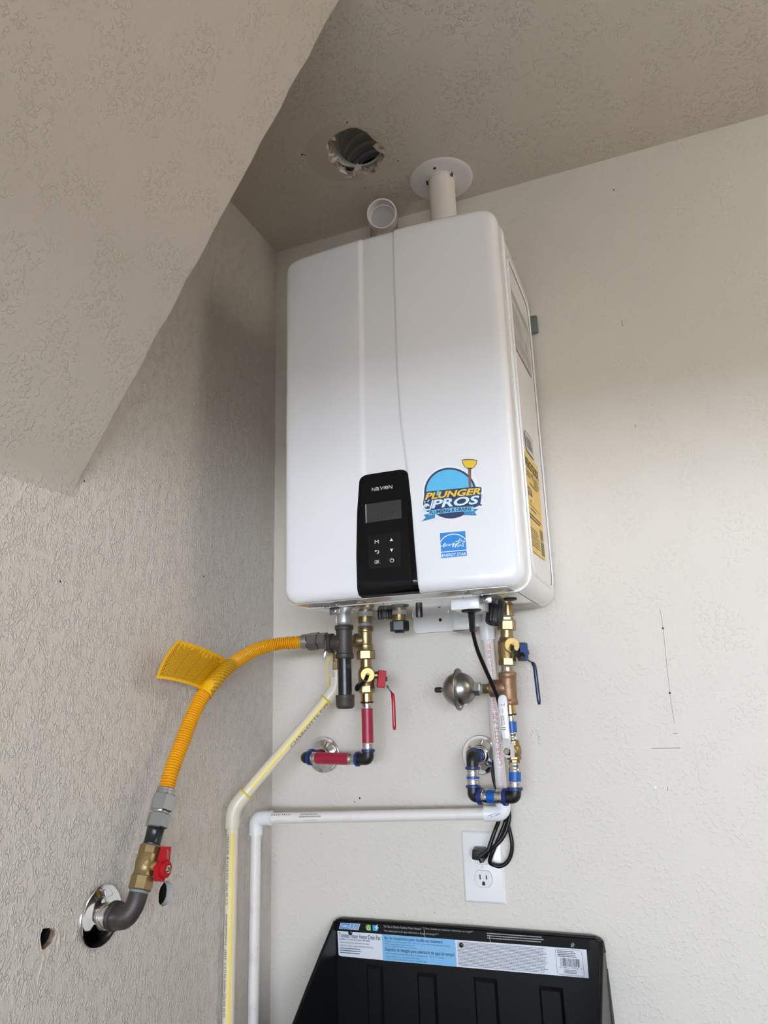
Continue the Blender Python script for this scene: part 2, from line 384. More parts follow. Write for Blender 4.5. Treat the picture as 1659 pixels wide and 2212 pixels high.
hole_c = [(0.29591, -0.29846, 2.7023), (0.30399, -0.30448, 2.7023), (0.31664, -0.31039, 2.7023), (0.33038, -0.31428, 2.7023), (0.34264, -0.31524, 2.7023), (0.3566, -0.31541, 2.7023), (0.36833, -0.31072, 2.7023), (0.37635, -0.29987, 2.7023), (0.38279, -0.29005, 2.7023), (0.38597, -0.27733, 2.7023), (0.38817, -0.26532, 2.7023), (0.39307, -0.25549, 2.7023), (0.39781, -0.24316, 2.7023), (0.40117, -0.22981, 2.7023), (0.39737, -0.21547, 2.7023), (0.38809, -0.20511, 2.7023), (0.38115, -0.19882, 2.7023), (0.36842, -0.19497, 2.7023), (0.36469, -0.17746, 2.7023), (0.3461, -0.171, 2.7023), (0.33176, -0.17237, 2.7023), (0.32348, -0.18257, 2.7023), (0.31455, -0.18322, 2.7023), (0.3012, -0.1792, 2.7023), (0.29458, -0.17613, 2.7023), (0.28321, -0.18578, 2.7023), (0.28103, -0.20121, 2.7023), (0.27933, -0.21588, 2.7023), (0.27744, -0.23516, 2.7023), (0.27491, -0.25125, 2.7023), (0.28475, -0.27319, 2.7023), (0.28632, -0.28741, 2.7023)]
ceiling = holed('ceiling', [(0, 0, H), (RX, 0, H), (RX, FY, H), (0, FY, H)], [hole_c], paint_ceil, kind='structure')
ceiling['label'] = 'textured garage ceiling above the water heater'
hc = sum([V(p) for p in hole_c], V(0, 0, 0))/len(hole_c)
inner = [hc+(V(p)-hc)*(.90+.05*rnd.random())+V(0, 0, .014) for p in hole_c]; n_ = len(hole_c)
MB().add([V(p) for p in hole_c]+inner, [(i, (i+1) % n_, (i+1) % n_+n_, i+n_) for i in range(n_)]).build('torn_edge', torn, ceiling, smooth=False)
for k in range(34):   # torn scraps of paper and gypsum round the rim, most of them at the far side
    i = rnd.randrange(n_) if k < 12 else rnd.choice([18, 19, 20, 21, 22, 23, 24, 25, 26, 27, 28, 29, 13, 14, 12])
    p = V(hole_c[i]).lerp(V(hole_c[(i+1) % n_]), rnd.random()); t = (p-hc).normalized(); q = t.cross(V(0, 0, 1)); s_ = (.004+.009*rnd.random())*(1. if k < 12 else 1.5)
    a = p-t*s_*rnd.uniform(.2, 1.0)+V(0, 0, rnd.uniform(-.001, .008)); w_ = q*s_*rnd.uniform(.4, .9)
    tip = a-t*s_*rnd.uniform(.1, .7)+V(0, 0, rnd.uniform(-.006, .008))
    base = [p+w_+V(0, 0, .001), p-w_+V(0, 0, .001), a-w_*.5, tip, a+w_*.6]
    MB().prism(base, (0, 0, .0018)).build('torn_scrap', torn if k % 3 else gypsum, ceiling, smooth=False)
for (x, y, r) in [(0.3561, -0.33071, 0.0024), (0.22821, -0.28734, 0.0028), (0.23313, -0.28366, 0.002), (0.41433, -0.18428, 0.0022), (0.31287, -0.13345, 0.0018)]:
    MB().lathe((x, y, H+.0004), (0, 0, -1), [(0, r), (.0008, r*.7)], 9).build('screw_hole', slot_dark, ceiling)
slab('roof_deck', (-.1, FY, TOP), (RX+.1, .12, TOP+.2), concrete, 'floor deck closing the space above the ceiling')
slab('wall_right', (RX, FY, 0), (RX+.1, .12, TOP), paint_back, 'plain wall on the right of the garage')
slab('floor', (-.1, FY, -.1), (RX+.1, .12, 0), concrete, 'grey concrete garage floor')
for i_, (a, b_) in enumerate([((-.1, FY-.15, 0), (.35, FY, TOP)), ((3.05, FY-.15, 0), (RX+.1, FY, TOP)), ((.35, FY-.15, 2.12), (3.05, FY, TOP))]):
    slab(['wall_front', 'wall_front.001', 'trim_1'][i_], a, b_, paint_back, ['pier beside the open garage door', 'second pier beside the open garage door', 'header above the open garage door'][i_])
slab('driveway', (-80, -200, -.2), (90, FY-.15, -.02), drive_m, 'pale driveway outside the open garage door')
# boxed-in underside of the stair, coming down to the left wall
ys = -0.62559; z0 = 1.879; sl = 1.6129
xt = (H+.02-z0)/sl; y1 = FY+.3
rb = .006
prof = [(ys, 0), (ys+0, 0)]
sv = []; N = 40
b = MB(); rows = []
for i in range(N+1):
    h_ = math.hypot(sl, 1); LC = .016; row = []
    if i <= 10:    # coved joint with the left wall
        t = i/10; x = LC/h_*t*t; z = (z0-LC)*(1-t)**2+z0*2*t*(1-t)+(z0+LC*sl/h_)*t*t; tx, tz = 2*LC/h_*t, 2*LC*(1-t)+2*LC*sl/h_*t
        nx, nz = tz/math.hypot(tx, tz), -tx/math.hypot(tx, tz)
        x += .0006
    else:
        t = (i-10)/(N-10); x = LC/h_+(xt-LC/h_)*t; z = z0+sl*x; nx, nz = sl/h_, -1/h_      # outward normal of the sloping face
    wob = .0012*math.sin(i*1.7)+.001*math.sin(i*4.1)
    for k in range(6):
        a = math.pi/2*k/5
        # rounded arris between the sloping face and the end face
        off = rb*(1-math.cos(a)); yy = ys-rb+rb*math.sin(a)+wob
        row.append((x-nx*off*0-nx*(rb-rb*math.cos(a)), yy, z-nz*(rb-rb*math.cos(a))))
    row = [(x, y1, z)]+row+[(x-nx*.1, ys+wob, z-nz*.1)]
    rows.append(row)
vs_ = [p for r_ in rows for p in r_]; m_ = len(rows[0])
b.add(vs_, [(i*m_+k, i*m_+k+1, (i+1)*m_+k+1, (i+1)*m_+k) for i in range(N) for k in range(m_-1)])
b.build('wall_soffit', paint_soffit_shaded, None, ang=50, kind='structure', label='sloping boxed underside of a stair at the upper left')
# pencil marks and nail holes on the back wall
mk = []
for pts, w in [([(0.83952, 0, 1.6908), (0.84091, 0, 1.6539), (0.83873, 0, 1.5351), (0.84005, 0, 1.4808)], .0007), ([(0.83553, 0, 1.4634), (0.8435, 0, 1.4639)], .0012), ([(0.79499, 0, 1.4379), (0.84503, 0, 1.4383)], .0012), ([(0.81494, 0, 1.3721), (0.81448, 0, 1.365)], .001),
               ([(0.8364, 0, 2.3008), (0.83673, 0, 2.2866)], .0012), ([(0.83714, 0, 2.0659), (0.83735, 0, 2.0599)], .0012)]:
    pp = spline(pts, 4); bb = MB(); bb.stroke(lambda u, v: V(u, -.0004, v), [(p.x, p.z) for p in pp], w); bb.build('pencil_mark', mat('pencil', (.20, .20, .20), .6), wall_back, smooth=False)
for (x, z, r) in [(0.84091, 1.6539, 0.0022), (0.83873, 1.5351, 0.0022), (0.2089, 1.343, 0.0022), (0.19714, 1.3356, 0.0014), (0.85426, 2.6201, 0.002), (0.36221, 1.1374, 0.001)]:
    MB().lathe((x, .0002, z), (0, -1, 0), [(0, r), (.0007, r*.6)], 9).build('nail_hole', slot_dark, wall_back)
p = V((0.79335, 2.2204e-16, 1.3695)); MB().lathe((p.x, 0, p.z), (0, -1, 0), [(0, .004), (.0012, .003), (.0016, .001)], 10).build('plaster_dab', plate_white, wall_back)
bb = MB(); 
for k in range(10):
    p = V((0.57571, 0, 1.4605)); x = p.x+rnd.uniform(0, .022); z = p.z+rnd.uniform(-.012, .014); bb.stroke(lambda u, v: V(u, -.0004, v), [(x, z), (x+rnd.uniform(-.004, .004), z+rnd.uniform(-.005, .005))], .0008)
bb.build('scuff_mark', mat('pencil', (.2, .2, .2), .6), wall_back, smooth=False)

# ------------------------------------------------------------------ water heater
XL = 0.20747; W_ = .44; XC = XL+W_/2; ZB = 1.7088; HT = .708; XR = XL+W_; RC = .030; RE = .019
def xband(z):
    def it(tab):
        for (za, xa), (zb, xb) in zip(tab, tab[1:]):
            if z >= zb: 
                t = (z-zb)/(za-zb); t = max(0, min(1, t)); return xb+(xa-xb)*t
        return tab[-1][1]
    return it([(2.45, .3844), (1.94, .3786), (1.7, .3786)]), it([(2.45, 0.45345), (2.28, 0.45118), (2.12, 0.45024), (2.02, 0.45344), (1.93, 0.46138), (1.7, 0.47045)])
def sst(a, b, x):
    t = max(0, min(1, (x-a)/(b-a))); return t*t*(3-2*t)
def front_y(x, z, groove=True, edge=True):
    y = -(.345-.014*((x-XC)/(W_/2))**2)
    if edge:
        qx = abs(x-XC)-(W_/2-RC); qz = abs(z-(ZB+HT/2))-(HT/2-RC)
        d = -(math.hypot(max(qx, 0), max(qz, 0))+min(max(qx, qz), 0)-RC)
        if d < RE: y += RE-math.sqrt(max(0, RE*RE-(RE-max(d, 0))**2))
    if groove:
        a, b_ = xband(z)
        y += .0035*sst(a-.005, a+.006, x)*(1-sst(b_-.0035, b_+.0025, x))
    return y
heater = thing('water_heater', 'white wall-hung tankless water heater with black control panel and stickers', 'water heater', (XC, -.012, ZB))
def outline(x_in=0., n=8):
    r = RC-x_in; pts = []
    for cx, cz, a0 in [(XR-RC, ZB+RC, -90), (XR-RC, ZB+HT-RC, 0), (XL+RC, ZB+HT-RC, 90), (XL+RC, ZB+RC, 180)]:
        for k in range(n+1):
            a = math.radians(a0+90*k/n); pts.append((cx+r*math.cos(a), cz+r*math.sin(a)))
    return pts
YS = -.272   # seam between cover and casing
# front cover: bulged, grooved face with rolled edges, then a skirt back to the seam
cov = MB()
us = sorted(set([math.sin(math.pi/2*k/14) for k in range(-14, 15)]+[1-(1-q)*1 for q in [.955, .965, .975, .985, .992, .997]]+[-q for q in [.955, .965, .975, .985, .992, .997]]+[(x-XC)/(W_/2) for x in [.3725+.0015*k for k in range(13)]]+[(x-XC)/(W_/2) for x in [.4405+.0012*k for k in range(24)]]))
zs = [ZB+HT*t for t in sorted(set([k/60 for k in range(61)]+[q for q in [.0008, .002, .004, .007, .010, .014, .019, .024, .03, .036, .042]]+[1-q for q in [.0008, .002, .004, .007, .010, .014, .019, .024, .03, .036, .042]]))]
def halfw(z):
    dz = min(z-ZB, ZB+HT-z)
    return W_/2 if dz >= RC else W_/2-RC+math.sqrt(max(0, RC*RC-(RC-dz)**2))
nu = len(us); nz_ = len(zs)
cov.add([(XC+halfw(z)*u, front_y(XC+halfw(z)*u, z), z) for z in zs for u in us], [(j*nu+i, j*nu+i+1, (j+1)*nu+i+1, (j+1)*nu+i) for j in range(nz_-1) for i in range(nu-1)])
loop = [i for i in range(nu)]+[j*nu+nu-1 for j in range(1, nz_)]+[(nz_-1)*nu+i for i in range(nu-2, -1, -1)]+[j*nu for j in range(nz_-2, 0, -1)]
k0 = len(cov.v); nl = len(loop)
cov.v += [V(cov.v[i].x, YS, cov.v[i].z) for i in loop]
cov.f += [(loop[i], loop[(i+1) % nl], k0+(i+1) % nl, k0+i) for i in range(nl)]
front = cov.build('front_cover', enamel, heater, ang=28)
def casing(y0, y1_, inset, m, name, cap0=False, cap1=False, parent=heater):
    o_ = outline(inset); n = len(o_); b = MB(); b.add([(x, y0, z) for x, z in o_]+[(x, y1_, z) for x, z in o_], [(i, (i+1) % n, (i+1) % n+n, i+n) for i in range(n)]+([tuple(range(n))] if cap0 else [])+([tuple(range(n, 2*n))] if cap1 else []))
    return b.build(name, m, parent)
casing(YS+.0016, -.012, .0006, enamel_side, 'rear_casing', True, True)
casing(YS-.0009, YS+.0020, -.0026, seam_m, 'cover_seam', True, True)
# flat gloss panel under the cabinet
MB().box((XC, -.175, ZB-.0006), (W_-.056, .312, .0012), .0003).build('bottom_panel', bottom_m, heater)
# raised field on the right flank
b = MB(); fy0, fy1, fz0, fz1 = -.255, -.030, 1.742, 2.362
def flank(e, x): 
    out = []
    for cy, cz, a0 in [(fy1-.022, fz0+.03, -90), (fy1-.022, fz1-.03, 0), (fy0+.03, fz1-.03, 90), (fy0+.03, fz0+.03, 180)]:
        for k in range(7):
            a = math.radians(a0+15*k); out.append((x, cy+(.022+e)*math.cos(a), cz+(.03+e)*math.sin(a)))
    return out
n = 28
b.add(flank(.004, XR-.0004)+flank(.0024, XR+.0028)+flank(.0004, XR+.0032)+flank(-.0022, XR+.0004), [(r*n+i, r*n+(i+1) % n, (r+1)*n+(i+1) % n, (r+1)*n+i) for r in range(3) for i in range(n)])
b.build('flank_bead', enamel, heater, ang=60)
# control panel
def pside(z):
    L = [(1.705, 0.36314), (1.78, 0.36258), (1.86, 0.366), (1.935, 0.37349)]
    R_ = [(1.705, 0.47362), (1.78, 0.47065), (1.86, 0.46793), (1.94, 0.46194)]
    def it(t):
        for (a, p), (b_, q) in zip(t, t[1:]):
            if z <= b_: return p+(q-p)*max(0, (z-a)/(b_-a))
        return t[-1][1]
    return it(L), it(R_)
PT = 1.9249; rt = .011
cp = MB(); rowz = [ZB-.0005+(PT-ZB)*k/40 for k in range(37)]+[PT-rt+rt*math.sin(math.pi/2*k/8) for k in range(9)]
rowz = sorted(rowz); NU = 20; rows = []
for z in rowz:
    a, b_ = pside(z); ins = 0
    if z > PT-rt: ins = rt-math.sqrt(max(0, rt*rt-(z-PT+rt)**2))
    a += ins; b_ -= ins; row = []
    for k in range(NU+1):
        x = a+(b_-a)*k/NU; e = min(k, NU-k); dz = PT-z
        row.append((x, front_y(x, z, False)-.0035+(.0022 if e == 0 else 0), z))
    rows.append(row)
mC = NU+1; cp.add([p for r in rows for p in r], [(j*mC+i, j*mC+i+1, (j+1)*mC+i+1, (j+1)*mC+i) for j in range(len(rows)-1) for i in range(mC-1)])
lp = [i for i in range(mC)]+[j*mC+mC-1 for j in range(1, len(rows))]+[(len(rows)-1)*mC+i for i in range(mC-2, -1, -1)]+[j*mC for j in range(len(rows)-2, 0, -1)]
k0 = len(cp.v); nl = len(lp); cp.v += [V(cp.v[i].x, cp.v[i].y+.007, cp.v[i].z+(.002 if cp.v[i].z < ZB+.001 else 0)) for i in lp]
cp.f += [(lp[i], lp[(i+1) % nl], k0+(i+1) % nl, k0+i) for i in range(nl)]
panel = cp.build('control_panel', gloss_black, heater, ang=40)
z_ = 1.723; a, b_ = pside(z_); bb = MB()
bb.stroke(lambda u, v: V(u, front_y(u, v, False)-.0040, v), [(a+.001+(b_-a-.002)*k/10, z_) for k in range(11)], .0012); bb.build('panel_crease', pad_black, panel, smooth=False)
def fmap(c00, c10, c11, c01, w, h, off):
    q = quadmap(c00, c10, c11, c01, w, h)
    def f(u, v):
        p = q(u, v); return V(p.x, front_y(p.x, p.z, off < .0025)-off, p.z)
    return f
pm = fmap((0.35924, -0.3485, 1.9509), (0.48986, -0.3485, 1.9311), (0.48395, -0.3485, 1.8008), (0.35646, -0.3485, 1.815), 1659, 1770, .0038)
bb = MB()
x = 490
for ch, w in [('N', 88), ('a', 88), ('V', 84), ('I', 14), ('e', 84), ('N', 88)]:
    y_b = 685-(x-490)*.148; bb.text(ch, lambda u, v: pm(u, v-(u-0)*0), x, y_b, x+w, y_b-84, bold=.02); x += w+10
bb.build('brand_lettering', print_grey, panel, smooth=False)
lc = MB().sheet(lambda u, v: pm(338+854*u+(7+5*u)*v, 1000-116*u+440*v+6*u*v), 0, 0, 1, 1, 10, 4).build('display', lcd, panel, smooth=False)
pm2 = fmap((0.35937, -0.3488, 1.9508), (0.48996, -0.3488, 1.931), (0.48405, -0.3488, 1.8007), (0.35659, -0.3488, 1.815), 1659, 1770, .0041)
bb = MB(); wp = lambda u, v: (u, v-(u-640)*.128)
bb.text('123', pm2, 625, 1325, 860, 1190, warp=wp); bb.text('°F', pm2, 885, 1325, 1040, 1190, warp=wp)
bb.bars(pm2, 930, 985, 1150, 1005, 1, seed=3); bb.bars(pm2, 400, 1075, 470, 1095, 1, seed=4)
bb.build('display_digits', lcd_ink, lc, smooth=False)
bb = MB(); bb.poly(pm, [(330, 1004), (352, 1001), (360, 1440), (340, 1443)]); bb.build('display_edge', print_grey, lc, smooth=False)
pk = fmap((0.37443, -0.3485, 1.8296), (0.47645, -0.3485, 1.8177), (0.47131, -0.3485, 1.7003), (0.37153, -0.3485, 1.7083), 1659, 2074, .0038)
pk2 = fmap((0.37456, -0.3488, 1.8295), (0.47655, -0.3488, 1.8176), (0.47141, -0.3488, 1.7002), (0.37166, -0.3488, 1.7082), 1659, 2074, .0041)
kp = MB().sheet(lambda u, v: pk(210+980*u+25*v-10*u*v, 245-125*u+1010*v+40*u*v), 0, 0, 1, 1, 10, 8).build('keypad', pad_black, panel, smooth=False)
bb = MB(); wk = lambda u, v: (u, v-(u-430)*.10)
bb.text('M', pk2, 418, 482, 535, 380, bold=-.004, warp=wk); bb.text('OK', pk2, 412, 1092, 562, 980, warp=wk)
bb.poly(pk2, [(868, 412), (970, 398), (918, 318)]); bb.poly(pk2, [(876, 640), (972, 632), (926, 730)])
bb.stroke(pk2, [(450, 702), (500, 692)]+arc(500, 733, 42, -90, 80, 10)+[(480, 772)], 20); bb.poly(pk2, [(408, 706), (455, 672), (458, 738)])
bb.stroke(pk2, arc(934, 984, 56, -60, 240, 24), 14); bb.stroke(pk2, [(932, 915), (934, 980)], 14)
bb.build('key_symbols', print_lite, kp, smooth=False)
# contractor sticker (the animal on it is left out)
S = lambda off: fmap((0.48128, -0.3446, 1.959), (0.61151, -0.3446, 1.9382), (0.60229, -0.3446, 1.8039), (0.47514, -0.3446, 1.8187), 1659, 1763, off)
m0, m1, m2, m3, m4 = S(.0005), S(.0008), S(.0011), S(.0014), S(.0017)
navy = mat('sticker_navy', (.018, .035, .12), .3, coat=.5); sky_b = mat('sticker_blue', (.10, .50, .80), .3, coat=.5); s_white = mat('sticker_white', (.85, .86, .88), .3, coat=.5)
s_yel = mat('sticker_yellow', (.84, .55, .03), .3, coat=.5); s_pale = mat('sticker_pale', (.66, .84, .95), .3, coat=.5); rib_b = mat('sticker_ribbon', (.19, .58, .84), .3, coat=.5); rib_d = mat('sticker_ribbon_dark', (.03, .22, .45), .3, coat=.5)
s_brown = mat('sticker_wood', (.25, .09, .06), .3, coat=.5)
white_out = arc(755, 985, 622, 188, 304, 26)+[(1075, 400), (1020, 330), (1002, 250), (1030, 205), (1340, 192), (1372, 250), (1355, 340), (1262, 440), (1262, 500), (1340, 690), (1370, 810), (1470, 850), (1490, 930), (1440, 1010), (1475, 1180), (1470, 1290), (1330, 1310), (1410, 1330), (1350, 1440), (1380, 1510), (1080, 1505), (900, 1590), (740, 1590), (560, 1560), (450, 1530), (430, 1575), (105, 1650), (180, 1520), (135, 1440), (235, 1420), (130, 1330), (130, 1180), (150, 1040)]
stk = MB().poly(m0, white_out).build('contractor_sticker', s_white, heater, smooth=False)
MB().poly(m1, arc(755, 985, 580, 0, 360, 56, 570)).build('badge', navy, stk, smooth=False)
MB().poly(m1, [(185, 970), (1345, 835), (1440, 850), (1440, 930), (1415, 1000), (1440, 1060), (1410, 1250), (1270, 1310), (260, 1420), (160, 1360), (150, 1230)]).build('badge', navy, stk, smooth=False)
MB().poly(m2, arc(755, 985, 535, 182, 344, 40, 525)).build('badge_field', sky_b, stk, smooth=False)
pl = MB().poly(m2, arc(1185, 245, 165, 172, 368, 16, 26)+[(1330, 300)]+arc(1183, 300, 146, 0, 180, 16, 118)).build('plunger_cup', s_yel, stk, smooth=False)
bb = MB(); bb.stroke(m3, arc(1185, 245, 160, 172, 368, 16, 24), 18); bb.stroke(m3, [(1130, 425), (1240, 422)], 22); bb.stroke(m3, [(1032, 250), (1040, 320), (1080, 390), (1130, 424)], 12); bb.stroke(m3, [(1340, 245), (1330, 320), (1290, 390), (1240, 424)], 12)
bb.build('plunger_line', navy, stk, smooth=False)
MB().poly(m3, [(1152, 432), (1218, 430), (1216, 860), (1166, 866)]).build('plunger_stick', s_brown, stk, smooth=False)
wy = lambda u, v: (u, v-(u-200)*.118)
MB().text('PLUNGER', m2, 170, 1175, 1450, 975, bold=.085, shear=.24, warp=wy).build('letter_outline', navy, stk, smooth=False); MB().text('PROS', S(.00125), 315, 1385, 1425, 1140, bold=.085, shear=.2, warp=wy).build('letter_outline', navy, stk, smooth=False)  # printed navy outline behind the letters
bb = MB(); bb.text('PLUNGER', m3, 195, 1150, 1425, 1000, bold=.035, shear=.24, warp=wy); bb.build('sticker_lettering', s_yel, stk, smooth=False)
MB().poly(m4, [(468, 950), (522, 942), (498, 1045), (455, 1050)]).build('letter_accent', mat('sticker_teal', (.20, .55, .68), .3), stk, smooth=False)
bb = MB(); bb.text('PROS', m3, 345, 1362, 1395, 1168, bold=.03, shear=.2, warp=wy)
bb.stroke(m3, [(375, 1150), (345, 1260), (310, 1360)]+arc(235, 1310, 62, 60, 330, 26)+arc(245, 1290, 26, 320, 120, 14), 34)
bb.poly(m3, [(182, 1165), (205, 1175), (200, 1235), (186, 1230)]); bb.poly(m3, [(240, 1190), (292, 1140), (300, 1155), (262, 1200)]); bb.build('sticker_lettering', s_pale, stk, smooth=False)
rbw = lambda u: 1395-(u-275)*.112+.00008*(u-770)**2-20
for tl in ([(430, 1430), (420, 1550), (120, 1625), (215, 1535), (160, 1480)], [(1060, 1400), (1065, 1480), (1345, 1482), (1295, 1400), (1380, 1335), (1270, 1330)]): MB().poly(m3, tl).build('ribbon_tail', rib_d, stk, smooth=False)
bb = MB(); bb.poly(m4, [(x_, rbw(x_)) for x_ in range(285, 1276, 55)]+[(x_, rbw(x_)+105) for x_ in range(1275, 270, -55)]); bb.build('ribbon', rib_b, stk, smooth=False)
S5 = S(.0020); bb = MB(); bb.text('PLUMBING & DRAINS', S5, 305, 80, 1225, 0, bold=.03, warp=lambda u, v: (u, v+rbw(u)+12)); bb.build('sticker_lettering', navy, stk, smooth=False)
MB().poly(m1, arc(1428, 1245, 20, 0, 360, 14)).build('trademark_dot', navy, stk, smooth=False)
# energy star
E_ = lambda off: fmap((0.50789, -0.3446, 1.8149), (0.57145, -0.3446, 1.8075), (0.5676, -0.3446, 1.7459), (0.50473, -0.3446, 1.752), 1659, 1659, off)
es_b = mat('energy_blue', (.006, .24, .70), .3, coat=.5); e0, e1, e2 = E_(.0005), E_(.0008), E_(.0011)
es = MB().poly(e0, [(175, 205), (1345, 88), (1420, 1265), (255, 1390)]).build('efficiency_sticker', s_white, heater, smooth=False)
MB().poly(e1, [(205, 235), (1325, 120), (1400, 1240), (278, 1362)]).build('sticker_field', es_b, es, smooth=False)
bb = MB(); bb.stroke(e2, [(255, 1098), (820, 1040), (1390, 985)], 34); bb.stroke(e2, [(238, 640), (268, 588), (300, 540), (347, 482), (400, 430), (475, 378), (560, 335), (640, 307), (720, 290), (790, 280), (860, 277), (930, 281), (1000, 292), (1078, 317), (1150, 350), (1212, 386), (1270, 430), (1318, 475), (1365, 525)], 36)
bb.text('ENERGY STAR', e2, 305, 1315, 1365, 1180, bold=.012, warp=lambda u, v: (u, v-(u-305)*.095))
bb.stroke(e2, [(900, 612), (1050, 590), (1102, 445), (1165, 580), (1330, 572), (1215, 690), (1265, 840), (1125, 760), (1000, 855), (1020, 700)], 36)
for pts in [[(255, 835), (330, 825), (430, 760), (470, 700), (440, 680), (380, 740), (345, 820), (380, 860), (470, 800), (510, 740), (500, 810), (560, 740), (575, 800), (640, 770), (645, 725), (605, 745), (620, 800), (690, 760), (710, 720), (740, 740)],
            [(850, 680), (780, 690), (760, 750), (800, 760), (850, 690), (800, 830), (755, 865), (760, 820), (850, 750)], [(900, 690), (880, 750), (930, 740), (985, 670), (920, 830), (880, 880), (880, 830), (1000, 680), (1130, 610)]]:
    bb.stroke(e2, pts, 26)
bb.build('sticker_print', s_white, es, smooth=False)
# labels on the right flank
F = lambda a, b_, c_, d, off, w=1., h=1.: quadmap(V(a)+V(off, 0, 0), V(b_)+V(off, 0, 0), V(c_)+V(off, 0, 0), V(d)+V(off, 0, 0), w, h)
eq = [(XR, -.2510, 1.9700), (XR, -.0945, 1.9760), (XR, -.0945, 1.7860), (XR, -.2495, 1.7805)]
l0, l1 = F(*eq, .0006, 100, 130), F(*eq, .001, 100, 130)
eg = MB().sheet(l0, 0, 0, 100, 130).build('energy_guide_label', mat('guide_yellow', (.83, .55, .12), .45), heater, smooth=False)
bb = MB(); bb.text('ENERGYGUIDE', l1, 3, 22, 97, 9, bold=.03); bb.poly(l1, [(48, 24), (56, 24), (52, 33)])
bb.stroke(l1, [(2, 26), (98, 26)], .5); bb.text('$216', l1, 14, 60, 40, 47, bold=.02); bb.poly(l1, [(24, 66), (32, 66), (28, 62)]); bb.stroke(l1, [(14, 70), (90, 70)], .8)
bb.bars(l1, 6, 28, 45, 36, 2, seed=1); bb.bars(l1, 58, 28, 96, 40, 3, seed=2); bb.bars(l1, 30, 40, 80, 44, 1, seed=3); bb.bars(l1, 20, 74, 60, 78, 1, seed=8); bb.bars(l1, 12, 82, 92, 90, 2, seed=4); bb.bars(l1, 6, 100, 66, 124, 8, seed=5, fill=.4)
bb.build('label_print', mat('guide_ink', (.10, .085, .03), .5), eg, smooth=False)
for bx in ((74, 92, 93, 106), (74, 108, 95, 126)): MB().sheet(l1, *bx).build('label_block', mat('guide_block', (.16, .15, .10), .5), eg, smooth=False)
nq = [(XR, -.2126, 2.0130), (XR, -.1274, 2.0170), (XR, -.1290, 1.9785), (XR, -.2050, 1.9745)]
l0 = F(*nq, .0012, 100, 50); bb = MB(); bb.stroke(l0, [(4, 0), (96, 0), (100, 4), (100, 46), (96, 50), (4, 50), (0, 46), (0, 4)], 1.6, True); bb.bars(l0, 12, 10, 90, 40, 5, seed=6); 
nl_ = MB().sheet(F(*nq, .0006, 100, 50), 0, 0, 100, 50).build('notice_label', mat('label_grey', (.66, .65, .64), .4), heater, smooth=False); bb.build('label_print', ink_black, nl_, smooth=False)
sq = [(XR, -.2500, 2.3000), (XR, -.0560, 2.3000), (XR, -.0560, 2.1800), (XR, -.2500, 2.1700)]
sp_ = MB().sheet(F(*sq, .0006, 100, 60), 0, 0, 100, 60).build('rating_label', mat('label_silver', (.56, .54, .53), .35), heater, smooth=False)
l0 = F(*sq, .001, 100, 60); bb = MB(); bb.stroke(l0, [(1, 1), (99, 1), (99, 59), (1, 59)], .6, True); bb.bars(l0, 4, 4, 96, 12, 1, seed=1, fill=.5); bb.bars(l0, 5, 16, 60, 40, 7, seed=2, fill=.4); bb.bars(l0, 5, 44, 95, 56, 3, seed=3, fill=.4); bb.sheet(l0, 70, 30, 82, 40); bb.build('label_print', print_grey, sp_, smooth=False)
# wall brackets of the heater
MB().box((XR+.004, -.006, 2.331), (.022, .011, .042), .003).build('hanging_bracket', mat('bracket_grey', (.16, .19, .19), .5, .3), heater)
bk = MB(); bz0, bz1 = 1.6739, ZB+.002; bx0, bx1 = 0.34692, .50
bk.prism([(bx0+.006, -.012, bz0), (bx1, -.012, bz0), (bx1, -.012, bz1), (bx0, -.012, bz1), (bx0, -.012, bz0+.006)], (0, .010, 0)); br = bk.build('lower_bracket', plate_white, heater, smooth=False)
p = V((0.40691, -0.0125, 1.6983)); MB().lathe(p, (0, -1, 0), [(0, .0036), (.0004, .0030)], 14).build('bracket_hole', slot_dark, br)
# fittings under the cabinet
def stub(name, m, x, y, prof, parent=heater, n=28, d=(0, 0, -1), z=None):
    return MB().lathe((x, y, ZB if z is None else z), d, prof, n).build(name, m, parent)

gx, gy = 0.24789, -.15
hx, hy = 0.27282, -.1
stub('gas_inlet', alu, gx, gy, [(0, .0140), (.0185, .0140), (.0195, .0132), (.0215, .0126)])
MB().box((gx-.012, gy-.006, ZB-.010), (.003, .010, .018), .001).build('inlet_rib', alu, heater)
stub('hot_outlet', brass, hx, hy, [(0, .0155), (.0015, .0155), (.002, .0150), (.014, .0150), (.0165, .0140), (.0165, .0122), (.0205, .0122)])
stub('outlet_ring', label_white, hx, hy, [(0, .0158), (.0015, .0158)], z=ZB-.0011)
bb = MB(); bb.text('NPT', cylmap((hx, hy, ZB-.013), (hx, hy, ZB), .0150, (.3, -1, 0)) if 0 else (lambda u, v: V(hx-.0148*math.cos(1.08-u/.0150)*.0-.0150*math.sin(.35-u/.0150), hy-.0152*math.cos(.35-u/.0150), ZB-.013+v)), -.007, 0, .005, .0085, bold=.01); bb.build('cast_letters', mat('brass_mark', (.16, .11, .05), .5, .5), heater, smooth=False)
cxp, cyp = 0.34351, -0.088862
stub('recirculation_port', brass, cxp, cyp, [(0, .0150), (.014, .0150), (.016, .0140), (.020, .0140)])
stub('port_ring', label_white, cxp, cyp, [(0, .0156), (.0015, .0156)], z=ZB-.0011)
bb = MB(); bb.text('NPT', lambda u, v: V(cxp-.0150*math.sin(.35-u/.0150), cyp-.0152*math.cos(.35-u/.0150), ZB-.0125+v), -.007, 0, .005, .0080, bold=.01); bb.build('cast_letters', mat('brass_mark', (.16, .11, .05), .5, .5), heater, smooth=False)
MB().hexn((cxp, cyp, ZB-.0155), (cxp, cyp, ZB-.0365), .0195, .3).build('black_hex_cap', black_plastic, heater)
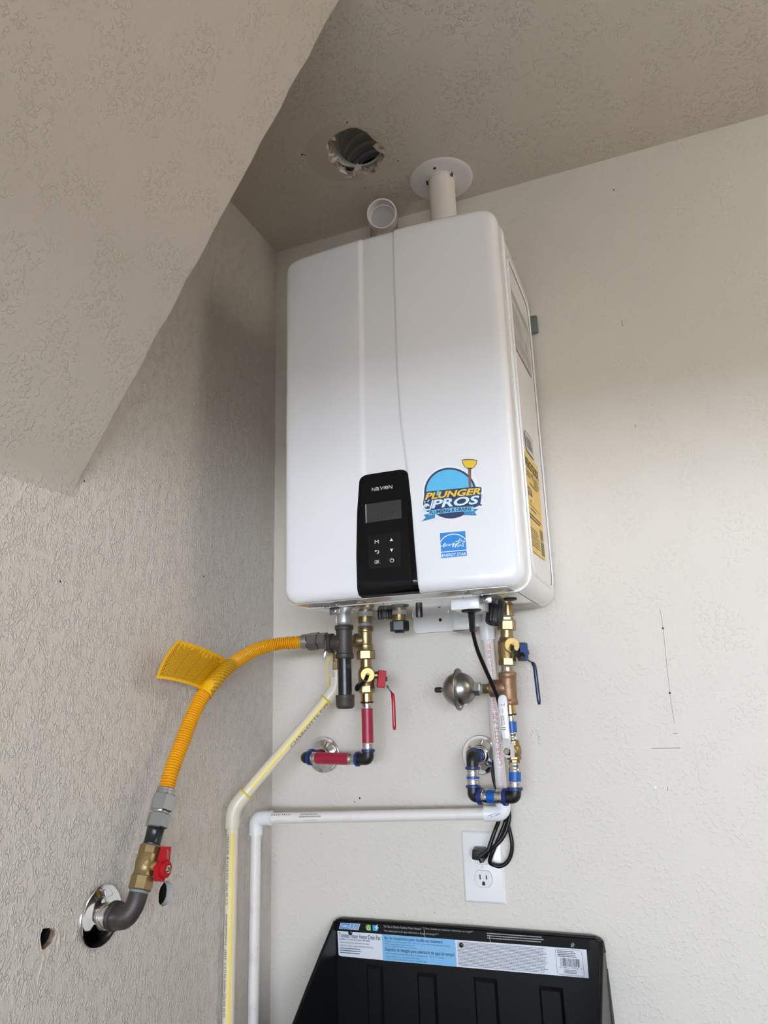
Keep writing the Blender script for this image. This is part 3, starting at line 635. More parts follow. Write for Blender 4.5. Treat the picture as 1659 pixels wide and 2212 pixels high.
MB().lathe((cxp, cyp, ZB-.0365), (0, 0, -1), [(0, .011), (.003, .0095)], 20).build('cap_nipple', black_plastic, heater)
def ribbed(x, y, z0_, z1_, r, n, name, m, d=None):
    prof = []; b = MB(); vs_ = []; fs = []
    d = V(d).normalized() if d else V(0, 0, -1); u, w, d = frame(d); L = z0_-z1_; k = n*4
    rr = lambda i: r*(1.0 if i % 4 < 2 else .93)
    for j, (t, s_) in enumerate([(0, .98), (.002, 1), (L-.003, 1), (L, .93)]):
        for i in range(k): a = 2*math.pi*i/k; vs_.append(V(x, y, z0_)+d*t+(u*math.cos(a)+w*math.sin(a))*rr(i)*s_)
    for j in range(3):
        for i in range(k): fs.append((j*k+i, j*k+(i+1) % k, (j+1)*k+(i+1) % k, (j+1)*k+i))
    fs += [tuple(range(k)), tuple(range(3*k, 4*k))]
    return b.add(vs_, fs).build(name, m, heater, ang=25)
px, py = 0.33578, -0.14885; ribbed(px, py, ZB, ZB-.0175, .0145, 14, 'drain_cap', black_plastic); stub('cap_flange', black_plastic, px, py, [(0, .0165), (.0012, .0165)]); stub('cap_screw', chrome, px, py, [(0, .002), (.0008, .0018)], n=10, z=ZB-.0175)
px, py = 0.41197, -0.16317; ribbed(px, py, ZB, ZB-.0200, .0068, 8, 'wire_gland', black_plastic)
px, py = 0.55977, -0.15547
stub('filter_collar', black_plastic, px, py, [(0, .0165), (.004, .0165), (.010, .0150)])
dk = (-.12, -.30, -1); ribbed(px, py, ZB-.006, ZB-.043, .0158, 13, 'water_filter_knob', black_plastic, dk)
wd = V(dk).normalized(); fc = V(px, py, ZB-.006)+wd*.037; MB().lathe(fc, wd, [(0, .0115), (.002, .0105), (.002, .0085), (.0005, .0080), (.0005, .003), (.002, .0025)], 24).build('knob_face', rubber, heater)
px, py = 0.59336, -0.18687; stub('rubber_plug', rubber, px, py, [(0, .0120), (.0030, .0125), (.0042, .0110), (.0042, .009)])
# white junction box with the cord grommet
jb0, jb1 = V((0.49776, -0.24361, 1.7088)), V((0.54902, -0.23675, 1.7088)); jy = (jb0.y+jb1.y)/2; jz = 1.6881
jx0, jx1 = jb0.x, jb1.x
MB().box(((jx0+jx1)/2, jy+.045, (ZB+jz)/2), (jx1-jx0, .09, ZB-jz), .0012).build('junction_box', mat('box_white', (.84, .85, .88), .3, coat=.3), heater)
MB().box(((jx0+jx1)/2, jy+.0035, ZB-.0012), (jx1-jx0-.004, .009, .002), .0005).build('box_flange', enamel, heater)
def screw(x, y, z, d=(0, 0, -1), r=.0028, parent=heater):
    MB().lathe((x, y, z), d, [(0, r), (.0014, r), (.0024, r*.55)], 14).build('screw', chrome, parent)
for (x, y) in [(0.52173, -0.24135), (0.46569, -0.26156), (0.37615, -0.2577), (0.25881, -0.19462), (0.27756, -0.1725), (0.28666, -0.25013), (0.43697, -0.049955), (0.34526, -0.0087917), (0.57636, -0.26746)]:
    screw(x, y, ZB)
# cover latches
for (lx, ly, s_) in [(0.27729, -0.27237, 1), (0.56112, -0.26475, 1)]:
    la = MB(); la.box((lx, ly, ZB-.0008), (.030, .020, .0022), .0006); la.box((lx+.003, ly+.011, ZB-.0075), (.021, .0018, .015), .0007)
    lo = la.build('cover_latch', zinc_dark, heater)
    MB().lathe((lx+.003, ly+.010, ZB-.0085), (0, -1, 0), [(0, .0042), (.0012, .0042), (.0020, .0030)], 18).build('latch_screw', zinc, lo)
    for a in (.6, 2.2): MB().box((lx+.003, ly+.0078, ZB-.0085), (.0046, .0008, .0009), 0, ax=[(math.cos(a), 0, math.sin(a)), (0, 1, 0), (-math.sin(a), 0, math.cos(a))]).build('screw_slot', slot_dark, lo)
    for dx in (-.012, .001): screw(lx+dx, ly-.004, ZB-.002, parent=lo, r=.0022)
# grey condensate trap and its outlet stub at the back
tx0, tx1 = 0.45179, 0.48967; tz = 1.6681
tr = MB().box(((tx0+tx1)/2, -.055, (ZB+tz)/2), (tx1-tx0, .040, ZB-tz), .003).build('condensate_trap', mat('trap_grey', (.62, .66, .64), .4), heater)
MB().box(((tx0+tx1)/2+.003, -.0757, tz+.0085), (tx1-tx0-.010, .0014, .008), .0005).build('trap_latch', mat('trap_light', (.72, .74, .70), .4), tr)
MB().box(((tx0+tx1)/2, -.055, tz-.0006), (tx1-tx0+.001, .041, .002), .0006).build('trap_gasket', zinc_dark, tr)
for k in range(3): MB().box(((tx0+tx1)/2, -.0754, tz+.016+.0045*k), (tx1-tx0-.002, .0012, .0012), .0003).build('trap_rib', mat('trap_grey', (.62, .66, .64), .4), tr)
ox = 0.49709; MB().lathe((ox, -.055, ZB), (0, 0, -1), [(0, .0085), (.028, .0085), (.028, .0070), (.034, .0070)], 20).build('trap_outlet', clear_pvc, heater)

# ------------------------------------------------------------------ vent, flange, intake, duct
vx, vy = 0.48539, -0.088203
vp = thing('vent_pipe', 'white vertical vent pipe rising from the heater top through the ceiling', 'pipe', (vx, vy, ZB+HT))
MB().cyl((vx, vy, ZB+HT-.01), (vx, vy, H+.02), .0302, 36).build('pipe', vent_m, vp)
MB().lathe((vx, vy, ZB+HT), (0, 0, 1), [(0, .040), (.004, .040), (.004, .036), (.05, .036), (.05, .031)], 36).build('vent_collar', pvc_fit, vp)
fl = thing('ceiling_flange', 'white round trim plate on the ceiling around the vent pipe', 'trim plate', (vx, vy, H))
MB().lathe((vx, vy, H), (0, 0, -1), [(0, .0725), (.0012, .0725), (.0026, .0700), (.0030, .060), (.0034, .0330), (.0060, .0320), (.0060, .0308), (0, .0308)], 56, cap=False).build('plate', mat('flange_white', (.74, .72, .72), .35), fl, ang=50)
for (x, y) in [(0.48326, -0.13348)]: MB().lathe((x, y, H-.0026), (0, 0, -1), [(0, .0040), (.0007, .0036)], 14).build('screw_hole', slot_dark, fl)
MB().box((vx-.031, vy-.012, H-.008), (.003, .006, .008), .0008).build('clip', rubber, fl); MB().box((vx+.030, vy-.016, H-.008), (.003, .006, .008), .0008).build('clip', rubber, fl)
M_ = V((0.33986, -0.1, 2.6466)); ax_ = V(-.24, .90, .27).normalized()
it_ = thing('air_intake_elbow', 'white air intake elbow with open mouth on top of the heater', 'pipe fitting', (M_.x, -.04, ZB+HT))
MB().lathe(M_-ax_*.004, ax_, [(.0, .0318), (0, .0352), (.004, .0355), (.034, .0352), (.036, .0325), (.036, .030), (.028, .0285), (.028, .0312), (.0, .0318)], 48, cap=False).build('hub', mat('intake_white', (.80, .76, .73), .35), it_)
MB().lathe(M_+ax_*.026, ax_, [(0, .0295), (.001, .0295)], 40).build('screen', mat('intake_grey', (.50, .49, .47), .6), it_)
e_ = M_+ax_*.030; e2_ = V(M_.x-.016, -.048, M_.z+.002)
MB().tube(spline([M_+ax_*.033, M_+ax_*.040, e2_, V(M_.x-.019, -.041, M_.z-.04), V(M_.x-.019, -.041, ZB+HT)], 8), .0335, 28).build('stem', mat('intake_stem_shaded', (.42, .37, .31), .5), it_)  # shade painted in: stem browner than the white hub
# adjustable metal elbow seen up the ragged hole
dc = hc+V(.002, -.006, .012); de = thing('vent_duct', 'ribbed grey duct elbow seen up through the ragged ceiling hole', 'duct', (dc.x, dc.y, H+.012))
R0_ = .0625; BR = .070; pts = []; rad = []; n_d = 0
for k in range(118):
    if k < 66: a = math.radians(90*k/65); p = V(dc.x-.006*(k/65), dc.y+BR-BR*math.cos(a), dc.z+.004+BR*math.sin(a))
    else: p = V(dc.x-.006-.0004*(k-65), dc.y+BR+(k-65)*.0024, dc.z+.004+BR)
    pts.append(p); q = (k % 13)/13; rad.append(R0_+(.0050*math.sin(math.pi*q/.45) if q < .45 else 0))
MB().tube(pts, R0_, 44, False, rf=lambda i: rad[i]).build('duct_wall', duct_m, de, ang=50)
e = pts[-1]; MB().lathe(e-(pts[-1]-pts[-2]).normalized()*.003, pts[-1]-pts[-2], [(0, R0_*.985), (.10, R0_), (.10, .001)], 40, False).build('duct_end', cavity_m, de)

# ------------------------------------------------------------------ gas line
def tee(p, axis, arm, r, rb_, la, lb, larm, bw, m, parent, name='tee_body', rarm=None, rband=None):
    """malleable tee: run from -la to +lb along axis, one arm, banded ends"""
    p = V(p); a = V(axis).normalized(); q = V(arm).normalized(); b = MB(); rarm = rarm or r; rband = rband or rb_
    b.lathe(p-a*la, a, [(0, r*.8), (0, rb_-.0008), (.0010, rb_), (bw, rb_), (bw+.0015, r+.0004), (bw+.004, r), (la+lb-bw-.004, r), (la+lb-bw-.0015, r+.0004), (la+lb-bw, rb_), (la+lb-.001, rb_), (la+lb, rb_-.0008), (la+lb, r*.8)], 32)
    b.lathe(p, q, [(0, rarm*.9), (r*.75, rarm*1.10), (r*.95, rarm*1.02), (r*1.15, rarm), (larm-bw-.0015, rarm), (larm-bw, rband), (larm-.001, rband), (larm, rband-.0008), (larm, rband*.72)], 32)
    return b.build(name, m, parent, ang=40)
gt = thing('gas_tee', 'black iron gas tee with capped drip leg under the heater', 'pipe fitting', (gx, gy, 1.5237))
gz = 1.6517; zt = 1.6855; zl = 1.6201; zcap = 1.5499; zb = 1.5237
MB().cyl((gx, gy, zt-.004), (gx, gy, zt+.0016), .0128, 24).build('thread_sealant', thread_tape, gt)
tee((gx, gy, gz), (0, 0, 1), (-1, 0, 0), .0162, .0186, gz-zl, zt-gz, .033, .0085, iron, gt, rband=.0195, rarm=.0158)
MB().cyl((gx-.031, gy, gz), (gx-.036, gy, gz), .0150, 24).build('arm_sealant', thread_tape, gt)
bb = MB(); bb.stroke(lambda u, v: V(gx+u, gy-.0164, gz+v), [(-.003, .010), (.004, .004), (-.002, .002), (.004, -.003), (-.003, -.008)], .0012); bb.build('cast_mark', mat('iron_lite', (.12, .11, .105), .4, .4), gt, smooth=False)
MB().lathe((gx, gy, zl+.002), (0, 0, -1), [(0, .0132), (.006, .0134), (.010, .0134), (zl-zcap-.004, .0134), (zl-zcap+.004, .0132)], 28).build('drip_nipple', iron_gloss, gt)
MB().lathe((gx, gy, zcap+.001), (0, 0, -1), [(0, .0150), (0, .0178), (.001, .0186), (.006, .0186), (.0070, .0181), (zcap-zb-.007, .0181), (zcap-zb-.003, .0170), (zcap-zb, .0135), (zcap-zb+.0008, .004)], 32).build('drip_cap', iron, gt)

gp = [V((0.06, -0.44313, 1.409)), V((0.06, -0.43085, 1.4386)), V((0.06, -0.40971, 1.4739)), V((0.062, -0.38668, 1.5163)), V((0.066, -0.36196, 1.5535)), V((0.072, -0.32525, 1.5878)), V((0.068027, -0.262, 1.6179)), V((0.080977, -0.208, 1.643)), V((0.10976, -0.172, 1.6554)), V((0.16202, -0.151, 1.6579))]
hose_path = resample(spline(gp, 14), .00072)
gc = thing('gas_connector', 'yellow corrugated flexible gas connector arching from valve to tee', 'gas hose', gp[0])
RH = .0130
MB().tube(hose_path, RH, 22, True, rf=lambda i: RH-[.0031, .0010, 0, -.0002, 0, .0010][i % 6]).build('corrugated_hose', yel_hose, gc, ang=60)
ga = gp[-1]; gd = V(1, 0, 0); xa = gx-.035
L = xa-ga.x
nut1 = MB().lathe(ga-V(.006, 0, 0), (1, 0, 0), [(0, .0152), (.0005, .0160), (.013, .0160), (.0135, .0155)], 28).build('ferrule', zinc, gc)
MB().hexn(ga+V(.0075, 0, 0), ga+V(L*.62, 0, 0), .0182, .35).build('flare_nut', zinc_dark, gc)
MB().hexn(ga+V(L*.60, 0, 0), ga+V(L*.98, 0, 0), .0168, .35).build('adapter', zinc_dark, gc); MB().cyl(ga+V(L*.95, 0, 0), V(xa+.003, ga.y, gz), .0130, 24).build('adapter_thread', iron_gloss, gc)
# valve axis on the left wall
VA, VB = V((0.06, -0.49872, 1.2676)), V((0.06, -0.44411, 1.4062)); vd = (VB-VA).normalized(); VL = (VB-VA).length
VAt = lambda v: VA+(VB-VA)*((1927-v)/220)
MB().lathe(VAt(1703), VA-VB, [(0, .0145), (.0005, .0152), (.0045, .0150), (.0050, .0156), (.0090, .0154), (.0095, .0160), (.016, .0160)], 28).build('ferrule', zinc, gc)
MB().hexn(VAt(1717), VAt(1755), .0188, .25).build('flare_nut', zinc, gc); MB().cyl(VAt(1750), VAt(1763), .0120, 24).build('flare_neck', chrome, gc)
MB().hexn(VAt(1759), VAt(1792), .0178, .1).build('adapter', zinc, gc)
# printed warning tag wrapped round the hose
ia = min(range(len(hose_path)), key=lambda i: (hose_path[i]-V((0.066, -0.35802, 1.5575))).length); ib = min(range(len(hose_path)), key=lambda i: (hose_path[i]-V((0.075, -0.27747, 1.6153))).length)
seg = hose_path[ia:ib:3]
wt = thing('warning_tag', 'yellow printed warning tag folded round the gas hose', 'tag', seg[len(seg)//2])
MB().tube(seg, .0146, 26, False).build('tag_wrap', yel_tag, wt)
tg = lambda a, b_, c_, t: V(a)*(1-t)**2+V(b_)*2*t*(1-t)+V(c_)*t*t
wside = V(-0.92905, -0.36874, 0.029932)*.6+V(-0.12086, 0.22606, -0.96659)*(-.75)
tA, tB = seg[-1]+wside.normalized()*.0142, seg[0]+wside.normalized()*.0142
def tmap(u, v, off=0.):     # u from the hose to the free edge, v along the hose
    top = tg(tA, (0.072, -0.36138, 1.6417), (0.062, -0.43297, 1.6483), u); bot = tg(tB, (0.062, -0.42336, 1.5815), (0.05, -0.47061, 1.5841), u)
    mid = math.sin(math.pi*v)*V((0.002, -0.016117, 0.0031889))*u*u*.5
    return bot.lerp(top, v)+mid
def tmo(u, v):
    p = tmap(u, v); n = (tmap(u+.01, v)-p).cross(tmap(u, v+.01)-p).normalized()
    if n.dot(V((0.85843, -1.4838, 1.532))-p) < 0: n = -n
    return p+n*.0005
MB().sheet(tmap, 0, 0, 1, 1, 16, 12).build('tag_flap', yel_tag, wt, ang=80)
bb = MB(); bb.sheet(lambda u, v: tmo(u, v)-(tmo(u, v)-tmap(u, v))*2, 0, 0, 1, 1, 16, 12); bb.build('tag_back', yel_tag, wt, ang=80)
bb = MB()
for k in range(36):
    u = .955-.0255*k; rnd2 = random.Random(k); y0 = .07; y1_ = .93-.18*rnd2.random()*(k % 3 > 0)
    if k == 0: y1_ = .97
    y = y0
    while y < y1_:
        w = .04+.07*rnd2.random(); q = min(y+w, y1_); m_s = max(1, int((q-y)/.05)); lw = .012 if k % 9 == 1 else .0085
        for s_ in range(m_s):
            a = y+(q-y)*s_/m_s; b_ = y+(q-y)*(s_+1)/m_s; bb.add([tmo(u, a), tmo(u, b_), tmo(u-lw, b_), tmo(u-lw, a)], [(0, 1, 2, 3)])
        y = q+.008
bb.build('tag_print', ink_tag, wt, smooth=False)
sg = (seg[-1]-seg[0]).normalized(); side = V((0.85843, -1.4838, 1.532))-seg[len(seg)//2]; side = (side-sg*side.dot(sg)).normalized(); oth = sg.cross(side)
bb = MB()
for k in range(16):
    a = -1.2+.155*k; pr = [p+(side*math.cos(a)+oth*math.sin(a))*.0149 for p in seg]; m = len(pr); i = 1
    while i < m-2:
        j = min(i+1+(i*7+k*5) % 4, m-2); w = oth*math.cos(a)*.0005-side*math.sin(a)*.0005
        bb.add([pr[i]-w, pr[j]-w, pr[j]+w, pr[i]+w], [(0, 1, 2, 3)]); i = j+1
bb.build('tag_print', ink_tag, wt, smooth=False)
# nipple, shut-off valve, elbow, escutcheon on the left wall
nip = MB(); nip.lathe(VAt(1789), VA-VB, [(0, .0128), (.003, .0140), (.004, .0132), (.006, .0140), (.007, .0133), ((VAt(1789)-VAt(1833)).length-.006, .0133), ((VAt(1789)-VAt(1833)).length-.004, .0140), ((VAt(1789)-VAt(1833)).length, .0128)], 26)
nip.build('pipe_nipple', iron_gloss, None, label='short black pipe nipple between gas hose and brass valve', cat='pipe')
gv = thing('gas_shutoff_valve', 'brass gas shut-off valve with red plastic handle on the left wall', 'valve', VAt(1924))
MB().hexn(VAt(1924), VAt(1893), .0182, .2, 8).build('end_hex', brass_dull, gv)
MB().lathe(VAt(1895), VB-VA, [(0, .0165), (.006, .0155), (.009, .0158), (.018, .0172), (.024, .0172), (.030, .0168), (.036, .0158)], 30).build('valve_body', brass_dull, gv)
MB().hexn(VAt(1851), VAt(1830), .0176, .2, 8).build('end_hex', brass_dull, gv)
MB().cyl(VAt(1832), VAt(1829), .0140, 24).build('thread_sealant', thread_tape, gv)
hcv = VAt(1873); fx = vd; nx_ = V(1, 0, 0); cross = nx_.cross(fx)
if cross.y > 0: cross = -cross
def gm(u, v, t): return hcv+V(1, 0, 0)*t+fx*u+cross*v
MB().cyl(hcv+V(.012, 0, 0), hcv+V(.024, 0, 0), .0085, 20).build('stem', brass_bright, gv)
ho = MB().prism([(0.09, -0.47869, 1.3289), (0.09, -0.46432, 1.326), (0.09, -0.46661, 1.306), (0.09, -0.46372, 1.2963), (0.09, -0.46615, 1.2891), (0.09, -0.47535, 1.2854), (0.09, -0.47846, 1.2787), (0.09, -0.49221, 1.2823), (0.09, -0.49515, 1.3025), (0.09, -0.48634, 1.3103)], (-.0085, 0, 0)).build('handle', red_plastic, gv, ang=20)
hub = V((0.09, -0.47814, 1.2965))
def gm(u, v, t): return V(hub.x-.038+t, hub.y, hub.z)+fx*(u+.002)+cross*v
MB().lathe(gm(-.002, 0, .038), (1, 0, 0), [(0, .0125), (.004, .0120), (.005, .0100), (.005, .0085)], 24).build('handle_hub', red_plastic, ho)
MB().hexn(gm(-.002, 0, .040), gm(-.002, 0, .0455), .0062).build('handle_nut', chrome, gv); MB().cyl(gm(-.002, 0, .044), gm(-.002, 0, .048), .0034, 14).build('stem_end', brass_dull, gv)
hq = quadmap((0.0904, -0.47583, 1.3099), (0.0904, -0.4759, 1.326), (0.0904, -0.46736, 1.3248), (0.0904, -0.46916, 1.3087))
bb = MB(); bb.bars(hq, .02, .1, .98, .95, 3, seed=4, fill=.45, ragged=.3); bb.build('handle_print', mat('handle_ink', (.62, .28, .28), .5), ho, smooth=False)
bb = MB(); am = cylmap(VAt(1895), VAt(1840), .0173, V((0.85843, -1.4838, 1.532))-hcv); bb.stroke(am, [( .018+p_[0]*.6, p_[1]*.6) for p_ in arc(0, 0, .008, 0, 360, 18)], .0009, True); bb.text('G', am, .0150, -.003, .021, .003); bb.build('cast_mark', mat('brass_mark', (.22, .15, .06), .5, .5), gv, smooth=False)
SE = V((0, -0.51213, 1.2347)); SE = V(0, SE.y, SE.z)
EC = V(.047, VA.y-.0105, SE.z+.001)
el = thing('iron_elbow', 'black iron street elbow joining wall stub to brass gas valve', 'pipe fitting', EC-V(0, 0, .02))
ep = elbow_pts(V(.020, SE.y+.006, SE.z), V(.0585, VA.y-vd.y*.034, SE.z-.002), VAt(1926), .030, 14)
ep2 = resample(ep, .0018); m = len(ep2)
MB().tube(ep2, .015, 30, True, rf=lambda i: .0178 if i < m*.36 else max(.0143, .0178-.0042*(i-m*.36)/(m*.3))).build('elbow_body', iron, el)
d0 = (ep[1]-ep[0]).normalized(); MB().lathe(ep[0], d0, [(0, .0165), (0, .0205), (.0012, .0212), (.0070, .0212), (.0082, .0200), (.009, .0180)], 32).build('elbow_band', iron, el)
MB().cyl(VAt(1929), VAt(1922), .0138, 24).build('thread_sealant', thread_tape, el)
MB().lathe((-.01, SE.y, SE.z), (1, 0, .0), [(0, .0132), (.034, .0132)], 26).build('wall_stub', mat('stub_steel', (.30, .30, .29), .3, .8, noise=(60, (.12, .11, .10), .4, .7)), el)
def escutcheon(p, d, r, hole, label, m=chrome, prof=None):
    e = MB(); prof = prof or [(0, r), (.0022, r), (.0040, r*.985), (.0046, r*.95), (.0042, r*.90), (.0070, r*.72), (.0092, r*.52), (.0100, hole*1.45), (.0130, hole*1.30), (.0150, hole*1.18), (.0150, hole*1.02), (.004, hole*1.02)]
    e.lathe(p, d, prof, 56, cap=False); return e.build('wall_escutcheon', m, None, ang=60, label=label, cat='trim plate', group='chrome wall escutcheons')
escutcheon((0, SE.y, SE.z), (1, 0, 0), .0440, .0135, 'chrome escutcheon on the left wall behind the black gas elbow', prof=[(0, .044), (.0025, .044), (.0048, .0425), (.0055, .040), (.0055, .037), (.0085, .031), (.0100, .024), (.0110, .0195), (.017, .0185), (.022, .0180), (.022, .0142), (.004, .0142)])

# ------------------------------------------------------------------ hot side
HA_, HB_ = V((0.27282, -0.1, 1.7071)), V((0.27265, -0.1, 1.4275))
HP = lambda v: HA_+(HB_-HA_)*((v-1331)/309.0)
PORT = V(.45, -.89, 0).normalized(); STEM = V(.89, .45, 0).normalized()
def service_valve(name, label, P, rows, disc_v, parent_loc, hcol, vinyl, strap_pts, body_r, m=brass, lever=None):
    t = thing(name, label, 'valve', parent_loc)
    for nm, v0, v1, r, kind in rows:
        a, b_ = P(v0), P(v1)
        if kind == 'hex': MB().hexn(a, b_, r, .2).build(nm, m, t)
        elif kind == 'seal': MB().cyl(a, b_, r, 24).build(nm, thread_tape, t)
        elif kind == 'body': L_ = (b_-a).length; MB().lathe(a, b_-a, [(0, r*.78), (L_*.12, r*.82), (L_*.2, r*.97), (L_*.3, r), (L_*.72, r), (L_*.82, r*.95), (L_, r*.9)], 30).build(nm, m, t)
        elif kind == 'bright': MB().cyl(a, b_, r, 28, ch=.0006).build(nm, brass_bright, t)
        else: MB().cyl(a, b_, r, 28, ch=.0008).build(nm, m, t)
    o = P(disc_v)
    MB().cyl(o+PORT*body_r*.6, o+PORT*(body_r+.012), .0095, 24).build('purge_port', m, t)
    cap = MB(); cap.lathe(o+PORT*(body_r+.010), PORT, [(0, .0132), (.001, .0142), (.0085, .0142), (.0096, .0132), (.0097, .0040), (.0085, .0038), (.0085, .0016)], 36); cp_ = cap.build('purge_cap', gold, t)
    MB().lathe(o+PORT*(body_r+.0185), PORT, [(0, .0036), (.0016, .0034), (.0022, .0022)], 18).build('cap_rivet', gold, cp_)
    sp_ = spline([o+PORT*(body_r+.0212)]+[V(q) for q in strap_pts], 8); wv = V(0, 0, 1)
    bb = MB()
    for i, p in enumerate(sp_):
        d_ = (sp_[min(i+1, len(sp_)-1)]-sp_[max(i-1, 0)]).normalized(); s_ = d_.cross(PORT).normalized()*.0036; q_ = PORT*.0009
        bb.v += [p+s_+q_, p-s_+q_, p-s_-q_, p+s_-q_]
    for i in range(len(sp_)-1):
        for k in range(4): bb.f.append((i*4+k, i*4+(k+1) % 4, i*4+4+(k+1) % 4, i*4+4+k))
    bb.f += [(0, 1, 2, 3), tuple(range(4*len(sp_)-4, 4*len(sp_)))]
    bb.build('cap_strap', rubber, t)
    MB().cyl(o+STEM*body_r*.6, o+STEM*(body_r+.018), .0075, 20).build('stem', m, t)
    lv, blk = lever
    MB().box(blk[0], blk[1], .0008, ax=blk[2], seg=1).build('lever_block', hcol, t)
    MB().hexn(V(blk[0])+STEM*(blk[1][0]*.5), V(blk[0])+STEM*(blk[1][0]*.5+.004), .0055).build('lever_nut', zinc, t)
    pl_ = spline([V(q) for q in lv], 8)
    k_ = len(pl_)
    MB().tube(pl_[:int(k_*.42)], .0022, 10).build('lever_arm', chrome, t)
    MB().tube(pl_[int(k_*.36):], .0032, 12, rf=lambda i: .0036*min(1, .55+.2*i)*(1 if i < k_-int(k_*.36)-4 else [1, .95, .8, .5, .2][min(4, i-(k_-int(k_*.36)-4))])).build('lever_grip', vinyl, t)
    return t
hv = service_valve('hot_isolation_valve', 'brass hot water isolation valve with red lever, left column under heater', HP,
    [('thread_seal', 1346.5, 1354, .0125, 'seal'), ('union_nut', 1408, 1428, .0190, 'hex'), ('neck', 1427, 1450, .0116, 'cyl'), ('valve_body', 1444, 1486, .0168, 'body'), ('end_hex', 1483, 1501, .0158, 'hex'), ('tailpiece', 1502, 1520, .0126, 'bright')],
    1463, HP(1520), red_plastic, red_vinyl, [(0.29005, -0.147, 1.5765), (0.27787, -0.142, 1.5682), (0.26627, -0.134, 1.5599), (0.26042, -0.118, 1.5673), (0.26909, -0.112, 1.5761)], .0165,
    lever=([(0.31599, -0.098, 1.5664), (0.32277, -0.101, 1.5572), (0.32952, -0.104, 1.549), (0.33137, -0.106, 1.5383), (0.33218, -0.107, 1.5095), (0.33253, -0.108, 1.4818)], ((0.30328, -0.095, 1.5796), (.0155, .020, .0335), [(.89, .45, -.12), (-.45, .89, 0), (.12, .0, .99)])))
htee = HP(1386)
tee(htee, (HA_-HB_), (-1, .12, 0), .0136, .0160, (htee-HP(1409)).length, (htee-HP(1354)).length, .024, .011, brass, hv, 'tee_body', rarm=.0152, rband=.0162)
MB().ringp(HP(1519), HP(1522), .0132, .010).build('o_ring', rubber, hv)
# relief valve tucked behind the gas tee
rx = 0.19972; ra = htee+V(-.022, .003, 0)
rv = thing('relief_valve', 'brass pressure relief valve half hidden behind the black gas tee', 'valve', (rx, -.085, 1.6026))
MB().hexn(ra, ra+V(-.009, .001, 0), .0120).build('inlet_hex', brass, rv); MB().cyl(ra+V(-.008, .001, 0), V(rx-.004, -.086, ra.z), .0105, 24).build('valve_body', brass, rv)
MB().cyl((rx, -.085, ra.z), (rx, -.085, 1.6186), .0075, 20).build('outlet_neck', brass_dull, rv); MB().hexn((rx, -.085, 1.6214), (rx, -.085, 1.6026), .0098, .5).build('outlet_nut', brass, rv)
MB().cyl((rx-.002, -.086, ra.z), (rx-.022, -.087, ra.z+.001), .0085, 20).build('spring_bonnet', brass_dull, rv)
la, lb = V((0.18188, -0.098, 1.6473)), V((0.17737, -0.098, 1.6248)); MB().box((la+lb)/2, (.0052, .0016, (la-lb).length), .0006, ax=[(.94, .34, 0), (-.34, .94, 0), (la-lb).normalized()]).build('test_lever', zinc, rv)
st = spline([(0.1951, -0.088, 1.6377), (0.1873, -0.092, 1.6284), (0.18166, -0.094, 1.6097), (0.18347, -0.094, 1.5815), (0.1854, -0.092, 1.5583)], 6)
bb = MB(); wds = [.0030, .0060, .0065, .0045, .0036, .0032, .0030, .0034, .0046]
for i, p in enumerate(st):
    w_ = wds[min(len(wds)-1, int(i/len(st)*len(wds)))]; s_ = V(.93, .37, 0)*w_*.5; e_ = V(-.37, .93, 0)*.0003; bb.v += [p-s_-e_, p+s_-e_, p+s_+e_, p-s_+e_]
for i in range(len(st)-1):
    for k in range(4): bb.f.append((i*4+k, i*4+(k+1) % 4, i*4+4+(k+1) % 4, i*4+4+k))
to = bb.build('warning_strap', tag_olive, rv)
MB().prism([(0.18488, -0.0925, 1.5834), (0.18897, -0.0925, 1.572), (0.19524, -0.0925, 1.5681), (0.18613, -0.0925, 1.5555)], (.0002, .0006, 0)).build('strap_tail', tag_olive, rv, smooth=False)
bb = MB(); bb.stroke(lambda u, v: V(u, -.0900, v), [(0.17995, 1.6317), (0.18641, 1.6352)], .0007); bb.build('strap_print', ink_black, rv, smooth=False)
# cream relief drain with yellow stripe
c0, c1, c2, c3 = V(rx, -.085, 1.6026), V((0.1948, -0.085, 1.5654)), V((0.02, -0.18469, 1.3429)), V((0.02, -0.1819, 0.9813))
c1 = V(rx-.0005, -.0855, c1.z); c3 = V(c2.x, c2.y, .02)
rd = thing('relief_drain_pipe', 'cream drain pipe with yellow stripe running down the left corner', 'pipe', c3)
d12 = (c2-c1).normalized(); 
MB().cyl(c0, c0+(c1-c0)*.62, .0078, 22).build('male_adapter', cpvc_fit, rd)
MB().tube(elbow_pts(c0+(c1-c0)*.40, c1, c1+d12*.030, .013, 10), .0138, 26, True).build('upper_elbow', cpvc_fit, rd)
MB().lathe(c1+d12*.0285, d12, [(0, .0138), (0, .0150), (.0020, .0152), (.0034, .0120)], 26).build('cement_bead', glue_y, rd)
MB().cyl(c1+d12*.025, c2-d12*.020, .01111, 26).build('sloping_pipe', cpvc, rd)
MB().tube(elbow_pts(c2-d12*.036, c2, c2-V(0, 0, .034), .018, 12), .0140, 28, True).build('lower_elbow', cpvc_fit, rd)
MB().lathe(c2-d12*.038, d12, [(0, .0112), (.0006, .0142), (.0022, .0146), (.0034, .0142)], 26).build('cement_bead', glue_y, rd)
MB().lathe(c2-V(0, 0, .0325), (0, 0, -1), [(0, .0141), (.0020, .0143), (.0026, .0112)], 26).build('cement_bead', mat('glue_faint', (.72, .66, .38), .35), rd)
MB().cyl(c2-V(0, 0, .025), c3, .01111, 26).build('vertical_pipe', cpvc, rd)
fr = V((0.85843, -1.4838, 1.532))-c2; cm = cylmap(c2-V(0, 0, .36), c2, .01111, V(fr.x, fr.y, 0)); LZ = .36
